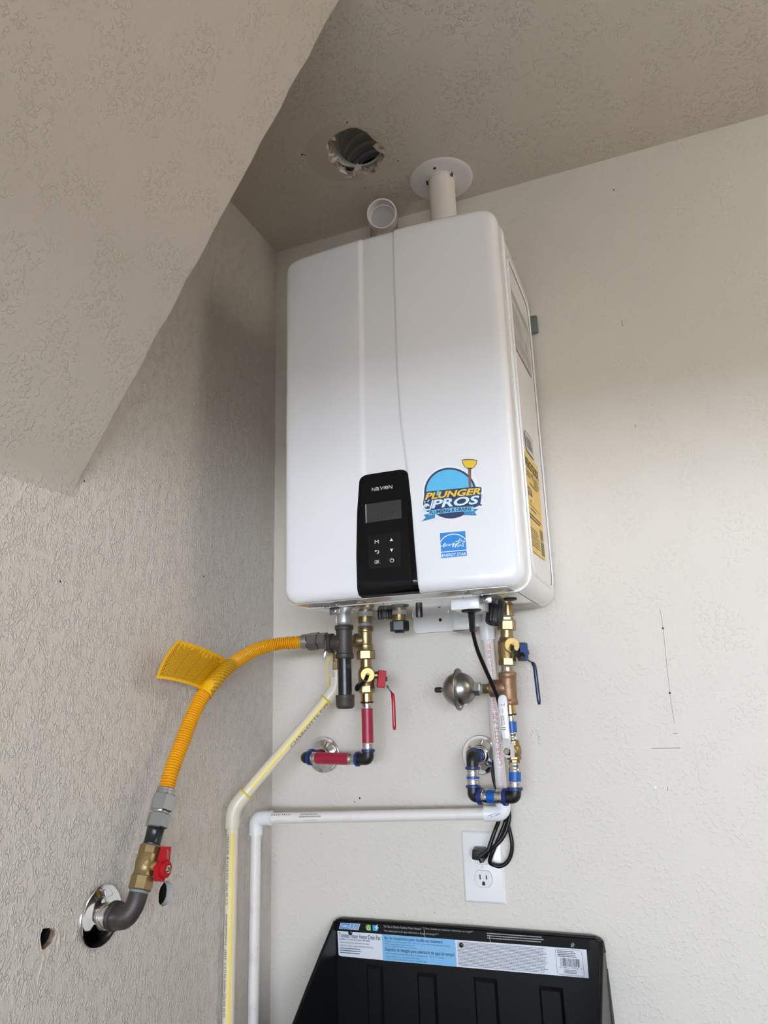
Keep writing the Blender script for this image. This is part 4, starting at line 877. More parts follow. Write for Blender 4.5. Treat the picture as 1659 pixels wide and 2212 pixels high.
cm0 = cylmap(c2-V(0, 0, c2.z-.03), c2, .01111, V(fr.x, fr.y, 0))
MB().sheet(cm0, .02, -.0026, c2.z-.03-.043, .0030, 1, 3).build('yellow_stripe', stripe_y, rd, smooth=False)
zz = lambda v: v
txt = MB(); 
def vt(mb, body, mp, zbot, ztop, zref, v0, v1, bold=0.): mb.text(body, mp, zbot-zref, v0, ztop-zref, v1, bold=bold)
zr = c2.z-.36
cpx = lambda v: V((0.02, -0.19531, 0.98093)).z+(V((0.02, -0.20994, 1.3027)).z-V((0.02, -0.19531, 0.98093)).z)*(2212-v)/412.0
for body, vb, vt_ in [('25/50 RATED MADE IN U.S.A.', 2200, 2085), ('3107', 2080, 2058), ('FlowGuardGold', 2049, 1984), ('ICC-ES', 1963, 1936), ('PMG', 1932, 1915), ('CSA B137.6', 1907, 1866), ('e', 1862, 1856), ('05/27/2421', 1851, 1806)]:
    # letters stand with their tops towards the left of the pipe
    z_a, z_b = cpx(vb), cpx(vt_)
    txt.text(body, lambda u, v: cm(u, -v), z_a-zr, .0062, z_b-zr, .0112)
txt.build('pipe_print', ink_black, rd, smooth=False)
cd = cylmap(c2, c1, .01111, V((0.85843, -1.4838, 1.532))-(c1+c2)/2); LD = (c1-c2).length
MB().sheet(cd, .050, -.0022, LD-.030, .0034, 1, 3).build('yellow_stripe', stripe_y, rd, smooth=False)
txt = MB(); txt.text('CHARLOTTE PIPE', lambda u, v: cd(u, -v), LD-.145, -.0105, LD-.033, -.0045); txt.build('pipe_print', ink_black, rd, smooth=False)

def pexring(p, d, r, parent, m=ring_blue, w=.005):
    p = V(p); d = V(d).normalized(); MB().lathe(p-d*w/2, d, [(0, r*.8), (0, r-.0006), (.0006, r), (w-.0006, r), (w, r-.0006), (w, r*.8)], 28).build('fitting_ring', m, parent)
def sleeve(a, b_, r, parent):
    a, b_ = V(a), V(b_); L_ = (b_-a).length; MB().lathe(a, b_-a, [(0, r), (L_*.12, r*1.05), (L_*.28, r*1.05), (L_*.34, r*.99), (L_*.66, r*.99), (L_*.72, r*1.05), (L_*.88, r*1.05), (L_, r)], 28).build('crimp_sleeve', silver, parent)
def pexelbow(pts, r, parent):
    MB().tube(pts, r, 24, True).build('elbow', black_plastic, parent, ang=50)
hotp = thing('hot_water_pipe', 'crimson hot water pipe with black elbows from wall to red-lever valve', 'pipe', HP(1640))
HC1 = HP(1640); HW = V((0.12957, -0.082, 1.4292)); hw0 = V((0.1272, 0, 1.4297))
sleeve(HP(1522), HP(1535), .0108, hotp); MB().cyl(HP(1533), HP(1606), .0113, 26).build('red_pipe', pex_red, hotp); sleeve(HP(1605), HP(1621), .0108, hotp)
pexring(HP(1622.5), HB_-HA_, .0134, hotp, w=.0055)
dh = (HW-HC1).normalized()
HL = lambda x: HC1+(HW-HC1)*((796-x)/132.0)
pexelbow(elbow_pts(HP(1624), HC1, HL(774), .007, 8), .0112, hotp)
pexring(HL(774.5), dh, .0142, hotp, w=.006); sleeve(HL(772), HL(756), .0112, hotp); MB().cyl(HL(757), HL(685), .0115, 26).build('red_pipe', pex_red, hotp); sleeve(HL(686), HL(675), .0114, hotp); pexring(HL(671), dh, .0146, hotp, w=.006)
HWe = V(HW.x+.0015, -.080, HW.z); pexelbow(elbow_pts(HL(672), HL(664)+V(-.006, 0, 0), V(hw0.x-.003, -.048, hw0.z+.001), .010, 8), .0115, hotp)
pexring(V(hw0.x-.003, -.050, hw0.z+.001), (0, 1, 0), .0140, hotp); MB().cyl((hw0.x-.003, -.05, hw0.z+.001), (hw0.x-.002, .004, hw0.z), .0112, 24).build('red_pipe', pex_red, hotp)
escutcheon((hw0.x, 0, hw0.z), (0, -1, 0), .0375, .0122, 'chrome escutcheon on the back wall behind the crimson pipe')

# ------------------------------------------------------------------ cold side
cpts = [(1306, V((0.56662, -0.1, 1.7084))), (1486, V((0.55915, -0.1, 1.5533))), (1525, V((0.55934, -0.1, 1.5208))), (1650, V((0.56153, -0.1, 1.419))), (1722, V((0.5576, -0.1, 1.3621)))]
def CP(v):
    for (a, p), (b_, q) in zip(cpts, cpts[1:]):
        if v <= b_ or b_ == 1722: return p.lerp(q, (v-a)/(b_-a))
cz = CP(1310)
MB().lathe((cz.x+.002, cz.y, ZB), (0, 0, -1), [(0, .0128), (.0015, .0128), (.002, .0110), (ZB-CP(1324).z, .0110), (ZB-CP(1324).z, .0124), (ZB-CP(1331).z, .0124)], 26).build('cold_inlet', brass, heater)
MB().lathe((cz.x+.002, cz.y, ZB), (0, 0, -1), [(0, .014), (.0012, .014)], 24).build('inlet_ring', label_white, heater)
cv = service_valve('cold_isolation_valve', 'brass cold water isolation valve with blue lever, right column under heater', CP,
    [('thread_seal', 1327, 1334, .0120, 'seal'), ('lock_nut', 1333, 1342, .0135, 'hex'), ('union_nut', 1341, 1363, .0180, 'hex'), ('neck', 1362, 1384, .0120, 'cyl'), ('valve_body', 1378, 1424, .0180, 'body'), ('end_hex', 1420, 1439, .0165, 'hex'), ('thread_seal', 1439, 1443, .0125, 'seal'), ('tailpiece', 1442, 1451, .0122, 'bright'), ('thread_seal', 1450, 1454, .0128, 'seal')],
    1398, CP(1454), blue_plastic, blue_vinyl, [(0.58222, -0.146, 1.6202), (0.58845, -0.142, 1.6126), (0.59293, -0.134, 1.6037), (0.59686, -0.122, 1.6082), (0.59024, -0.116, 1.6155)], .0175,
    lever=([(0.59225, -0.098, 1.6095), (0.60006, -0.101, 1.6022), (0.60956, -0.104, 1.5957), (0.61299, -0.106, 1.5863), (0.6145, -0.107, 1.5563), (0.61601, -0.108, 1.5218)], ((0.59054, -0.095, 1.6174), (.0155, .020, .032), [(.89, .45, 0), (-.45, .89, 0), (0, .0, 1)])))
bt = thing('bronze_tee', 'bronze tee with side arm between the blue-lever valve and the white handle', 'pipe fitting', CP(1523))
ct = CP(1486); cax = (CP(1456)-CP(1522)).normalized(); AD = V((0.46475, -0.1, 1.5541))-ct; AD = AD.normalized()
tee(ct, cax, AD, .0158, .0172, (ct-CP(1523)).length, (ct-CP(1453)).length, .034, .008, bronze, bt, rarm=.0160, rband=.0162)
bb = MB(); tm = cylmap(CP(1522), CP(1453), .0160, V((0.85843, -1.4838, 1.532))-ct); bb.text('600', tm, .0, 0, .01, .004) if 0 else None
bb.stroke(lambda u, v: tm(.033+v, u), arc(.003, 0, .0038, 0, 360, 14), .0009, True); bb.stroke(lambda u, v: tm(.033+v, u), arc(-.005, -.001, .0030, 40, 320, 10), .0009); bb.build('cast_mark', mat('bronze_mark', (.22, .12, .07), .5, .7), bt, smooth=False)
ar = thing('water_hammer_arrestor', 'brushed steel spherical water hammer arrestor with black capped valve', 'water hammer arrestor', V((0.46475, -0.1, 1.5541))-V(0, 0, .035))
sc_ = V((0.46475, -0.1, 1.5541)); sd = AD; RS = .0322
prof = [(RS*(1-math.cos(math.pi*k/36))-RS, max(.0005, RS*math.sin(math.pi*k/36))) for k in range(37)]
prof = [(t, r) for t, r in prof]
MB().lathe(sc_, AD*-1, [(t, r) for t, r in prof if t <= -.0025]+[(-.0025, RS*.997)], 48).build('rear_shell', steel, ar, ang=40)
MB().lathe(sc_, AD*-1, [(.0025, RS*.997)]+[(t, r) for t, r in prof if t >= .0025], 48).build('front_shell', steel, ar, ang=40)
MB().lathe(sc_, AD*-1, [(-.0022, RS*.9), (-.0030, RS+.0066), (-.0022, RS+.0074), (.0002, RS+.0074), (.0010, RS+.0066), (.0012, RS+.0022), (.0040, RS*1.005), (.0042, RS*.95)], 56).build('weld_flange', steel, ar, ang=40)
MB().cyl(sc_+sd*(RS-.001), sc_+sd*(RS+.005), .0030, 14).build('valve_stem', zinc, ar); MB().lathe(sc_+sd*(RS+.0035), sd, [(0, .0050), (.0010, .0054), (.010, .0054), (.0125, .0042)], 14).build('valve_cap', black_plastic, ar, ang=20)
AI = AD*-1; na = sc_+AI*(RS-.003); MB().hexn(na, na+AI*.0135, .0128, .3).build('hex_nut', zinc, ar); MB().cyl(na+AI*.013, na+AI*.018, .0085, 20).build('thread_seal', thread_tape, ar)
MB().hexn(na+AI*.0165, na+AI*.028, .0098, .1).build('brass_adapter', brass, ar); 
MB().cyl(na+AI*.026, ct+AD*.032, .0088, 20).build('adapter_thread', brass_dull, ar)
# lower ball valve with white lever
bv = thing('ball_valve', 'small brass ball valve with long white vinyl lever beside printed pipe', 'valve', CP(1648))
MB().lathe(CP(1522), CP(1543)-CP(1522), [(0, .0105), (.010, .0105), (.0105, .0112), ((CP(1522)-CP(1543)).length, .0112)], 26).build('tailpiece', brass_bright, bv)
MB().ringp(CP(1542), CP(1545), .0120, .0085).build('o_ring', rubber, bv)
MB().hexn(CP(1599), CP(1612), .0122, .2, 8).build('end_hex', brass_dull, bv); MB().lathe(CP(1609), CP(1636)-CP(1609), [(0, .0110), (.003, .0135), (.010, .0145), (.016, .0140), ((CP(1609)-CP(1636)).length, .0112)], 26).build('valve_body', brass_dull, bv); MB().hexn(CP(1633), CP(1641), .0140, .2, 8).build('end_hex', brass_dull, bv)
MB().hexn(CP(1640), CP(1648), .0105, .2, 8).build('end_hex', brass_dull, bv)
so = CP(1622); MB().cyl(so+V(0, -.010, 0), so+V(0, -.040, 0), .0055, 18).build('stem', brass_dull, bv)

p1, p2 = V((0.55079, -0.14, 1.4647)), V((0.56418, -0.14, 1.4645)); 
pb = MB(); pb.prism([(0.55133, -0.14, 1.4662), (0.56555, -0.14, 1.4661), (0.56509, -0.14, 1.4378), (0.56178, -0.14, 1.4324), (0.5576, -0.14, 1.432), (0.55119, -0.14, 1.4355), (0.55068, -0.14, 1.4457)], (0, .0022, 0)); pbo = pb.build('lever_plate', zinc, bv, ang=20)
MB().prism([(0.56495, -0.1405, 1.4567), (0.56703, -0.1405, 1.4566), (0.56686, -0.1405, 1.4324), (0.56325, -0.1405, 1.434)], (.0012, .014, 0)).build('lever_stop', chrome, bv, smooth=False)
nn = V((0.55771, -0.1405, 1.4434)); MB().hexn(nn, nn+V(0, -.004, 0), .0060).build('lever_nut', zinc_dark, bv); MB().cyl(nn, nn+V(0, -.0065, 0), .0030, 14).build('stem_end', brass_dull, bv)
yw = -.146; wl_, wr_ = [], []
outl = [(0.55211, -0.146, 1.4642), (0.56626, -0.146, 1.464), (0.56536, -0.146, 1.4853), (0.56516, -0.146, 1.5052), (0.56538, -0.146, 1.5309), (0.56417, -0.146, 1.5374), (0.56146, -0.146, 1.5407), (0.55688, -0.146, 1.5418), (0.55251, -0.146, 1.5402), (0.54934, -0.146, 1.5362), (0.54837, -0.146, 1.5298), (0.54835, -0.146, 1.5056), (0.54934, -0.146, 1.484)]
def rounded_slab(outl, y0, y1_, e, name, m, parent):
    outl = [V(p) for p in outl]; n = len(outl); cc = sum(outl, V(0, 0, 0))/n; b = MB(); rings = []
    def ins(k, d):
        p, a, q = outl[k], outl[k-1], outl[(k+1) % n]; t = (q-a).normalized(); nn_ = V(-t.z, 0, t.x)
        if nn_.dot(cc-p) < 0: nn_ = -nn_
        return p+nn_*d
    for d, y in [(e, y0), (e*.4, y0+(y1_-y0)*.12), (0, y0+(y1_-y0)*.4), (0, y0+(y1_-y0)*.6), (e*.4, y1_-(y1_-y0)*.12), (e, y1_)]:
        rings.append([V(ins(k, d).x, y, ins(k, d).z) for k in range(n)])
    b.add([p for r in rings for p in r], [(r*n+i, r*n+(i+1) % n, (r+1)*n+(i+1) % n, (r+1)*n+i) for r in range(5) for i in range(n)]+[tuple(range(n)), tuple(range(5*n, 6*n))]); return b.build(name, m, parent, ang=50)
grip = rounded_slab(outl, -.1475, -.1385, .0022, 'lever_grip', white_vinyl, bv)
q = quadmap((0.53799, -0.1478, 1.5586), (0.59701, -0.1478, 1.5565), (0.58708, -0.1478, 1.4306), (0.52921, -0.1478, 1.4307), 968, 2212)
rt_ = lambda u, v: (u, v)
bb = MB()
def vtext(body, x0, x1, yb, yt, bold=0.): bb.text(body, lambda a, b_: q(x0+(x1-x0)*b_+(yb+(yt-yb)*a-1200)*.105, yb+(yt-yb)*a), 0, 0, 1, 1, bold=bold)
vtext('Karlson', 358, 305, 1215, 920, .01); vtext('brand', 395, 368, 1060, 920); vtext('1/2', 320, 290, 830, 740); vtext('600 WOG', 440, 400, 1190, 930); vtext('WSP', 430, 385, 850, 720)
for y_ in (1270, 1325): bb.bars(q, 312, y_, 478, y_+30, 1, seed=y_, fill=.9, ragged=.1)
for x_, y_ in [(318, 604), (376, 603)]: bb.poly(q, arc(x_, y_, 15, 0, 360, 10))
bb.stroke(q, [(275, 565), (282, 650)], 8); bb.stroke(q, [(408, 555), (418, 640)], 8)
bb.build('lever_print', ink_black, grip, smooth=False)
cw = thing('cold_water_pipe', 'blue cold water pipe with black elbows looping under the ball valve', 'pipe', CP(1722))
sleeve(CP(1545), CP(1560), .0098, cw); MB().cyl(CP(1559), CP(1583), .0100, 26).build('blue_pipe', pex_blue, cw); sleeve(CP(1582), CP(1600), .0098, cw)
sleeve(CP(1647), CP(1668), .0108, cw); MB().cyl(CP(1667), CP(1688), .0113, 26).build('blue_pipe', pex_blue, cw); sleeve(CP(1687), CP(1702), .0112, cw); pexring(CP(1704), (0, 0, 1), .0140, cw, w=.0055)
CC = CP(1722); CL = V((0.47763, -0.088, 1.3611)); CU = V((0.47753, -0.082, 1.4274)); cw0 = V((0.47368, 0, 1.4283))
CX = lambda x: CC+(CL-CC)*((1112.5-x)/89.5); CZ = lambda v: CL+(CU-CL)*((1720-v)/82.0); dl = (CL-CC).normalized(); du = (CU-CL).normalized()
pexelbow(elbow_pts(CP(1705), CC, CX(1096), .007, 8), .0112, cw); pexring(CX(1092.5), dl, .0152, cw, w=.007); sleeve(CX(1089), CX(1072), .0118, cw); MB().cyl(CX(1073), CX(1054), .0120, 26).build('blue_pipe', pex_blue, cw); sleeve(CX(1055), CX(1042), .0118, cw); pexring(CX(1038.5), dl, .0152, cw, w=.007)
pexelbow(elbow_pts(CX(1039), CL, CZ(1702), .007, 8), .0112, cw); pexring(CZ(1699.5), du, .0140, cw); sleeve(CZ(1697), CZ(1682), .0112, cw); MB().cyl(CZ(1683), CZ(1678), .0122, 26).build('blue_pipe', pex_blue, cw); sleeve(CZ(1679), CZ(1662), .0112, cw); pexring(CZ(1659.5), du, .0140, cw)
pexelbow(elbow_pts(CZ(1660), CU+V(0, 0, .004), V(cw0.x, -.052, cw0.z+.002), .011, 10), .0112, cw); pexring(V(cw0.x, -.054, cw0.z+.002), (0, 1, 0), .0145, cw, w=.006); sleeve((cw0.x, -.052, cw0.z+.002), (cw0.x, -.034, cw0.z), .0115, cw); pexring(V(cw0.x, -.032, cw0.z), (0, 1, 0), .0130, cw, w=.004); MB().cyl((cw0.x, -.034, cw0.z), (cw0.x, .004, cw0.z), .0113, 24).build('blue_pipe', pex_blue, cw)
escutcheon((cw0.x, 0, cw0.z), (0, -1, 0), .0375, .0122, 'chrome escutcheon on the back wall behind the blue pipe and printed white pipe')

# ------------------------------------------------------------------ condensate drain
k0_, k1_ = V((0.51403, -0.045, 1.6322)), V((0.52276, -0.045, 1.373)); kd = (k1_-k0_).normalized()
KP = lambda v: k0_+(k1_-k0_)*((v-1400)/300.0)
kb = V((0.52203, -0.045, 1.3265)); kl = V((0.020973, -0.1, 1.3132)); kf = V(kl.x, kl.y, .02)
dp = thing('condensate_drain_pipe', 'white condensate drain pipe along the back wall and down the corner', 'pipe', kf)
MB().lathe((KP(1348).x, -.045, ZB), (0, 0, -1), [(0, .0100), (.014, .0100), (.014, .0118), (ZB-KP(1348).z+.002, .0118)], 26).build('drain_adapter', clear_pvc, dp)
MB().lathe(KP(1340), kd, [(0, .0128), (0, .0142), (.001, .0146), ((KP(1340)-KP(1382)).length-.001, .0140), ((KP(1340)-KP(1382)).length, .0134), ((KP(1340)-KP(1382)).length, .0108)], 28).build('coupling', pvc_fit, dp)
MB().cyl(KP(1376), kb+V(0, 0, .014), .01065, 28).build('vertical_pipe', pvc, dp)
dkb = (kl-kb).normalized()
MB().tube(elbow_pts(kb+V(0, 0, .030), kb, kb+dkb*.034, .013, 12), .0138, 30, True).build('right_elbow', pvc_fit, dp)
MB().lathe(kb+dkb*.031, dkb, [(0, .0139), (.0006, .0143), (.0055, .0143), (.006, .0107)], 30).build('elbow_lip', pvc_fit, dp)
MB().cyl(kb+dkb*.025, kl-dkb*.018, .01067, 28).build('horizontal_pipe', pvc_worn, dp)
MB().tube(elbow_pts(kl-dkb*.032, kl, kl-V(0, 0, .030), .013, 12), .0138, 30, True).build('left_elbow', pvc_fit, dp)
MB().lathe(kl-dkb*.030, -dkb, [(0, .0139), (.0006, .0143), (.0050, .0143), (.0055, .0107)], 30).build('elbow_lip', pvc_fit, dp); MB().lathe(kl-V(0, 0, .026), (0, 0, -1), [(0, .0139), (.0006, .0143), (.0050, .0143), (.0055, .0107)], 30).build('elbow_lip', pvc_fit, dp)
MB().cyl(kl-V(0, 0, .022), kf, .01067, 28).build('corner_pipe', pvc_worn, dp)
bb = MB(); sm_ = lambda u, v: kb+dkb*u+V(0, -.0142, v)
bb.stroke(sm_, [(.026, -.002), (.018, .000), (.012, .002), (.008, .004), (.011, -.001), (.004, .003)], .0007); bb.stroke(sm_, [(.022, -.004), (.010, -.001), (.001, .002)], .0006); bb.build('pen_mark', ink_black, dp, smooth=False)
km = cylmap(KP(1720), KP(1370), .01065, V((0.85843, -1.4838, 1.532))-k0_); kL = lambda v: (KP(1720)-KP(v)).length
txt = MB(); txt.text('CHARLOTTE PIPE', lambda u, v: km(u, -v), kL(1655), -.0045, kL(1543), .0040, bold=-.008); txt.build('pipe_print', ink_red, dp, smooth=False); txt = MB(); txt.text('1120 SCH 40 PR 600 N', lambda u, v: km(u, -v), kL(1462), -.0040, kL(1381), .0025, bold=-.003)
txt.build('pipe_print', ink_red, dp, smooth=False); txt = MB(); txt.bars(lambda u, v: km(u, -v), kL(1538), -.002, kL(1510), .003, 1, seed=3, fill=1, ragged=0, gap=.05)
txt.build('pipe_print', ink_red, dp, smooth=False)
txt = MB(); txt.bars(lambda u, v: km(u, -v), kL(1702), -.003, kL(1658), .003, 1, seed=4, fill=1, ragged=0, gap=.04); txt.build('faded_print', mat('faded_red', (.72, .48, .52), .5), dp, smooth=False)
hm = cylmap(kl, kb, .01067, V((0.85843, -1.4838, 1.532))-(kl+kb)/2); hl = lambda x: (kb-kl).length*((x-553)/535.0)
txt = MB()
for k in range(26): txt.sheet(hm, hl(657)+k*.0018, -.0030, hl(657)+k*.0018+.0010, -.0002)
txt.build('stamped_bars', mat('grey_ink', (.16, .15, .16), .5), dp, smooth=False); txt = MB()
txt.bars(hm, hl(588), -.0072, hl(640), -.0050, 1, seed=5, fill=1, ragged=0, gap=.05); txt.build('pipe_print', MATS['grey_ink'], dp, smooth=False); txt = MB()
txt.bars(hm, hl(660), -.0068, hl(708), -.0045, 1, seed=6, fill=.8); txt.bars(hm, hl(600), .0055, hl(620), .0065, 1, seed=7); txt.bars(hm, hl(668), .0050, hl(700), .0062, 1, seed=7)
txt.build('pipe_print', mat('grey_ink', (.16, .15, .16), .5), dp, smooth=False)

# ------------------------------------------------------------------ power cord and outlet
pc = thing('power_cord', 'black power cord from the heater to the wall outlet, slack tied in loops', 'cord', V((0.51719, -0.02, 1.3123)))
gj = V((jx0+jx1)/2+.006, jy+.018, jz)
MB().lathe(gj, (.04, 0, -1), [(-.001, .0175), (.0005, .0178), (.0030, .0165), (.0042, .0085), (.006, .0066)], 28).build('grommet', rubber, pc)
g1 = V((0.52448, -0.205, 1.6527))
MB().tube([gj-V(0, 0, .004), gj.lerp(g1, .5)+V(.0005, 0, 0), g1], .006, 16, rf=lambda i: [.0066, .0058, .0050][i]).build('strain_relief', black_plastic, pc)
CRD = .0037
cord = spline([g1-V(0, 0, -.004), V((0.5259, -0.185, 1.6236)), V((0.53245, -0.168, 1.5937)), V((0.53977, -0.15, 1.5643)), V((0.54578, -0.136, 1.5379)), V((0.54835, -0.125, 1.5132)), V((0.54686, -0.095, 1.4903)), V((0.53829, -0.052, 1.4669)), V((0.52506, -0.02, 1.4449)), V((0.51104, -0.013, 1.4247)), V((0.5004, -0.012, 1.4075)), V((0.49891, -0.012, 1.3862)), V((0.50615, -0.012, 1.3592)), V((0.5171, -0.01, 1.3291)), V((0.51686, -0.016, 1.3076)), V((0.50827, -0.02, 1.2876)), V((0.49797, -0.024, 1.2676)), V((0.48926, -0.026, 1.2507)), V((0.48429, -0.024, 1.2373)), V((0.49009, -0.02, 1.232)), V((0.50164, -0.017, 1.2295)), V((0.51493, -0.015, 1.2361)), V((0.52373, -0.014, 1.2507)), V((0.5269, -0.014, 1.2694)), V((0.52411, -0.014, 1.2912)), V((0.51984, -0.016, 1.3118)), V((0.51961, -0.018, 1.3269)), V((0.52613, -0.022, 1.3308)), V((0.52778, -0.026, 1.3175)), V((0.52336, -0.028, 1.2998)), V((0.51197, -0.031, 1.2798)), V((0.49573, -0.034, 1.2652)), V((0.47682, -0.033, 1.2523))], 9)
MB().tube(cord, CRD, 12).build('cable', black_gloss_cord, pc)
cord2 = spline([V((0.51555, -0.016, 1.3265)), V((0.50681, -0.022, 1.3107)), V((0.49913, -0.029, 1.2928)), V((0.49069, -0.033, 1.2729)), V((0.48512, -0.036, 1.2588)), V((0.4785, -0.034, 1.2469))], 9); MB().tube(cord2, CRD, 12).build('cable', black_gloss_cord, pc)
pg = V((0.46665, -0.022, 1.2491)); pa = [V(.93, 0, -.36).normalized(), V(0, 1, 0), V(.36, 0, .93).normalized()]
MB().box(V((0.46436, -0.02, 1.2494)), (.024, .026, .019), .003, ax=[V(.99, 0, -.12), V(0, 1, 0), V(.12, 0, .99)]).build('plug_body', black_plastic, pc)
MB().cyl(V((0.46797, -0.034, 1.2497)), V((0.4735, -0.034, 1.2387)), .0058, 16, ch=.001).build('plug_neck', black_plastic, pc); MB().cyl(V((0.4693, -0.036, 1.2485)), V((0.48612, -0.036, 1.2604)), .0052, 14, r1=.004).build('plug_neck', black_plastic, pc)
MB().box(V((0.46279, -0.009, 1.2547)), (.022, .008, .012), .0015).build('plug_face', mat('plug_brown', (.22, .16, .15), .4), pc)
ot = thing('wall_outlet', 'white duplex wall outlet with oversized plate under the pipes', 'outlet', V((0.46508, -2.2204e-16, 1.1593)))
OP = [V((0.42437, 0, 1.2864)), V((0.50644, 0, 1.2876)), V((0.50524, 2.2204e-16, 1.1613)), V((0.42576, 2.2204e-16, 1.1603))]
ox0 = (OP[0].x+OP[3].x)/2; ox1 = (OP[1].x+OP[2].x)/2; oz1 = (OP[0].z+OP[1].z)/2; oz0 = (OP[2].z+OP[3].z)/2; oc = V((ox0+ox1)/2, 0, (oz0+oz1)/2)
b = MB(); ow, oh = (ox1-ox0)/2, (oz1-oz0)/2; rr_ = []
for e_, y_ in [(0, 0), (0, -.0016), (.0018, -.0046), (.0042, -.0060)]:
    w_, h_ = ow-e_, oh-e_; r_ = .003; pts = []
    for cx, cz_, a0 in [(w_-r_, -h_+r_, -90), (w_-r_, h_-r_, 0), (-w_+r_, h_-r_, 90), (-w_+r_, -h_+r_, 180)]:
        for k in range(5): a = math.radians(a0+22.5*k); pts.append(oc+V(cx+r_*math.cos(a), y_, cz_+r_*math.sin(a)))
    rr_.append(pts)
n = len(rr_[0]); b.add([p for r in rr_ for p in r], [(r*n+i, r*n+(i+1) % n, (r+1)*n+(i+1) % n, (r+1)*n+i) for r in range(3) for i in range(n)]+[tuple(range(3*n, 4*n))])
plate = b.build('cover_plate', plate_white, ot, ang=25)
gap_m = mat('gap_grey', (.20, .20, .20), .6)
for sgn in (-1, 1):
    cz_ = oc.z+sgn*.0200; 
    def face(r, h): 
        pts = [p_ for p_ in arc(0, 0, r, 0, 360, 56)]; return [(x, max(-h, min(h, z))) for x, z in pts]
    MB().prism([V(oc.x+x, -.0063, cz_+z) for x, z in face(.0178, .0149)], (0, .0020, 0)).build('receptacle_gap', gap_m, plate, smooth=False)
    fo = MB().prism([V(oc.x+x, -.0070, cz_+z) for x, z in face(.0172, .0143)], (0, .0020, 0)).build('receptacle', plate_white, ot, smooth=False)
    bb = MB(); bb.box((oc.x-.0063, -.0071, cz_+.0028), (.0021, .0006, .0088), 0); bb.box((oc.x+.0063, -.0071, cz_+.0028), (.0021, .0006, .0072), 0)
    bb.prism([V(oc.x+x, -.0074, cz_-.0085+z) for x, z in [(-.0028, -.003), (.0028, -.003), (.0028, .001)]+arc(0, .001, .0028, 0, 180, 8)], (0, .0006, 0)); bb.build('slot', slot_dark, fo, smooth=False)
MB().lathe(oc+V(0, -.0058, 0), (0, -1, 0), [(0, .0032), (.0008, .0030), (.0014, .0016)], 16).build('plate_screw', plate_white, ot)

# ------------------------------------------------------------------ drain pan
PTL, PTR = V((0.15584, -0.014, 1.1167)), V((0.67806, -0.014, 1.1201)); pux = (PTR-PTL).normalized(); puz = V(pux.z, 0, -pux.x)   # puz points down the pan
PW = (PTR-PTL).length; PH = .40
pan = thing('drain_pan', 'black plastic wall-hung heater drain pan with printed label, below the outlet', 'drain pan', PTL+pux*PW/2+puz*PH)
def pp_(u, v, y=0.): p = PTL+pux*u+puz*v; return V(p.x, -.014+y, p.z)
# back plate: rounded top corners, ribs pressed in below the label
back = MB(); rc = .014
outl_ = [(0, PH), (0, rc*.8)]+[(rc*.6-rc*.6*math.cos(a), rc*.8-rc*.8*math.sin(a)) for a in [.5, 1.1, 1.57]]+[(PW-rc*.9+rc*.9*math.sin(a), rc*.9-rc*.9*math.cos(a)) for a in [0, .5, 1.1, 1.57]]+[(PW, PH)]
back.prism([pp_(u, v, .0) for u, v in outl_], (0, .011, 0)); back.build('back_plate', pan_black, pan, smooth=False)
lip = MB(); lip.tube([pp_(0, .02, -.001), pp_(.002, .006, -.001), pp_(.010, .001, -.001), pp_(PW*.5, -.0005, -.001), pp_(PW-.014, .0, -.001), pp_(PW-.003, .008, -.001), pp_(PW, .022, -.001)], .0028, 10); lip.build('rolled_rim', pan_black, pan)
for k, (ua, ub, v0_) in enumerate([(798, 836, 2076), (913, 956, 2090), (1036, 1085, 2098), (1169, 1216, 2112)]):
    a = (ua-724)/579.0*PW; b_ = (ub-724)/579.0*PW; v_ = ((v0_-1984)-(ua-724)*.074)/579.0*PW*.98; m_ = .0045
    rbm = MB(); rbm.add([pp_(a, PH, 0), pp_(b_, PH, 0), pp_(b_, v_, 0), pp_(a, v_, 0), pp_(a+m_, PH, -.006), pp_(b_-m_, PH, -.006), pp_(b_-m_, v_+m_*1.2, -.006), pp_(a+m_, v_+m_*1.2, -.006)], [(4, 5, 6, 7), (1, 2, 6, 5), (2, 3, 7, 6), (3, 0, 4, 7)]); rbm.build('rib', pan_black, pan, smooth=False)
# side gussets widening downwards to the tray
def gusset(u, sgn, out, vtop, name):
    t = .0035; edge = [(0., vtop)]; n = 10
    g = MB(); P_ = [(0, PH), (0, .004)]+[(out*PH*(k/n)*(.92+.08*math.sin(math.pi*k/n)), .004+(PH-.004)*k/n) for k in range(n+1)]
    P_ = [(-.002, PH), (-.002, .006)]+[(out*((.004+(PH-.004)*k/n))-.000+.010*min(1, k/1.5), .004+(PH-.004)*k/n) for k in range(n+1)]
    g.prism([pp_(u, v, -w) for w, v in P_], pux*t*sgn); go = g.build(name, pan_black, pan, smooth=False)
    fp = [pp_(u+sgn*t*.5, v, -w) for w, v in P_[2:]]; MB().tube(fp, .0030, 8).build('gusset_rim', pan_black, pan); return go
GO = 1.3766
gusset(0, 1, GO, .004, 'side_gusset'); gusset(PW, -1, GO, .004, 'side_gusset')
fd = GO*PH+.012
MB().prism([pp_(0, PH, 0), pp_(PW, PH, 0), pp_(PW, PH, -fd), pp_(0, PH, -fd)], puz*.004).build('tray_floor', pan_black, pan, smooth=False)
MB().prism([pp_(0, PH, -fd), pp_(PW, PH, -fd), pp_(PW, PH-.06, -fd), pp_(0, PH-.06, -fd)], (0, -.004, 0)).build('tray_front', pan_black, pan, smooth=False)
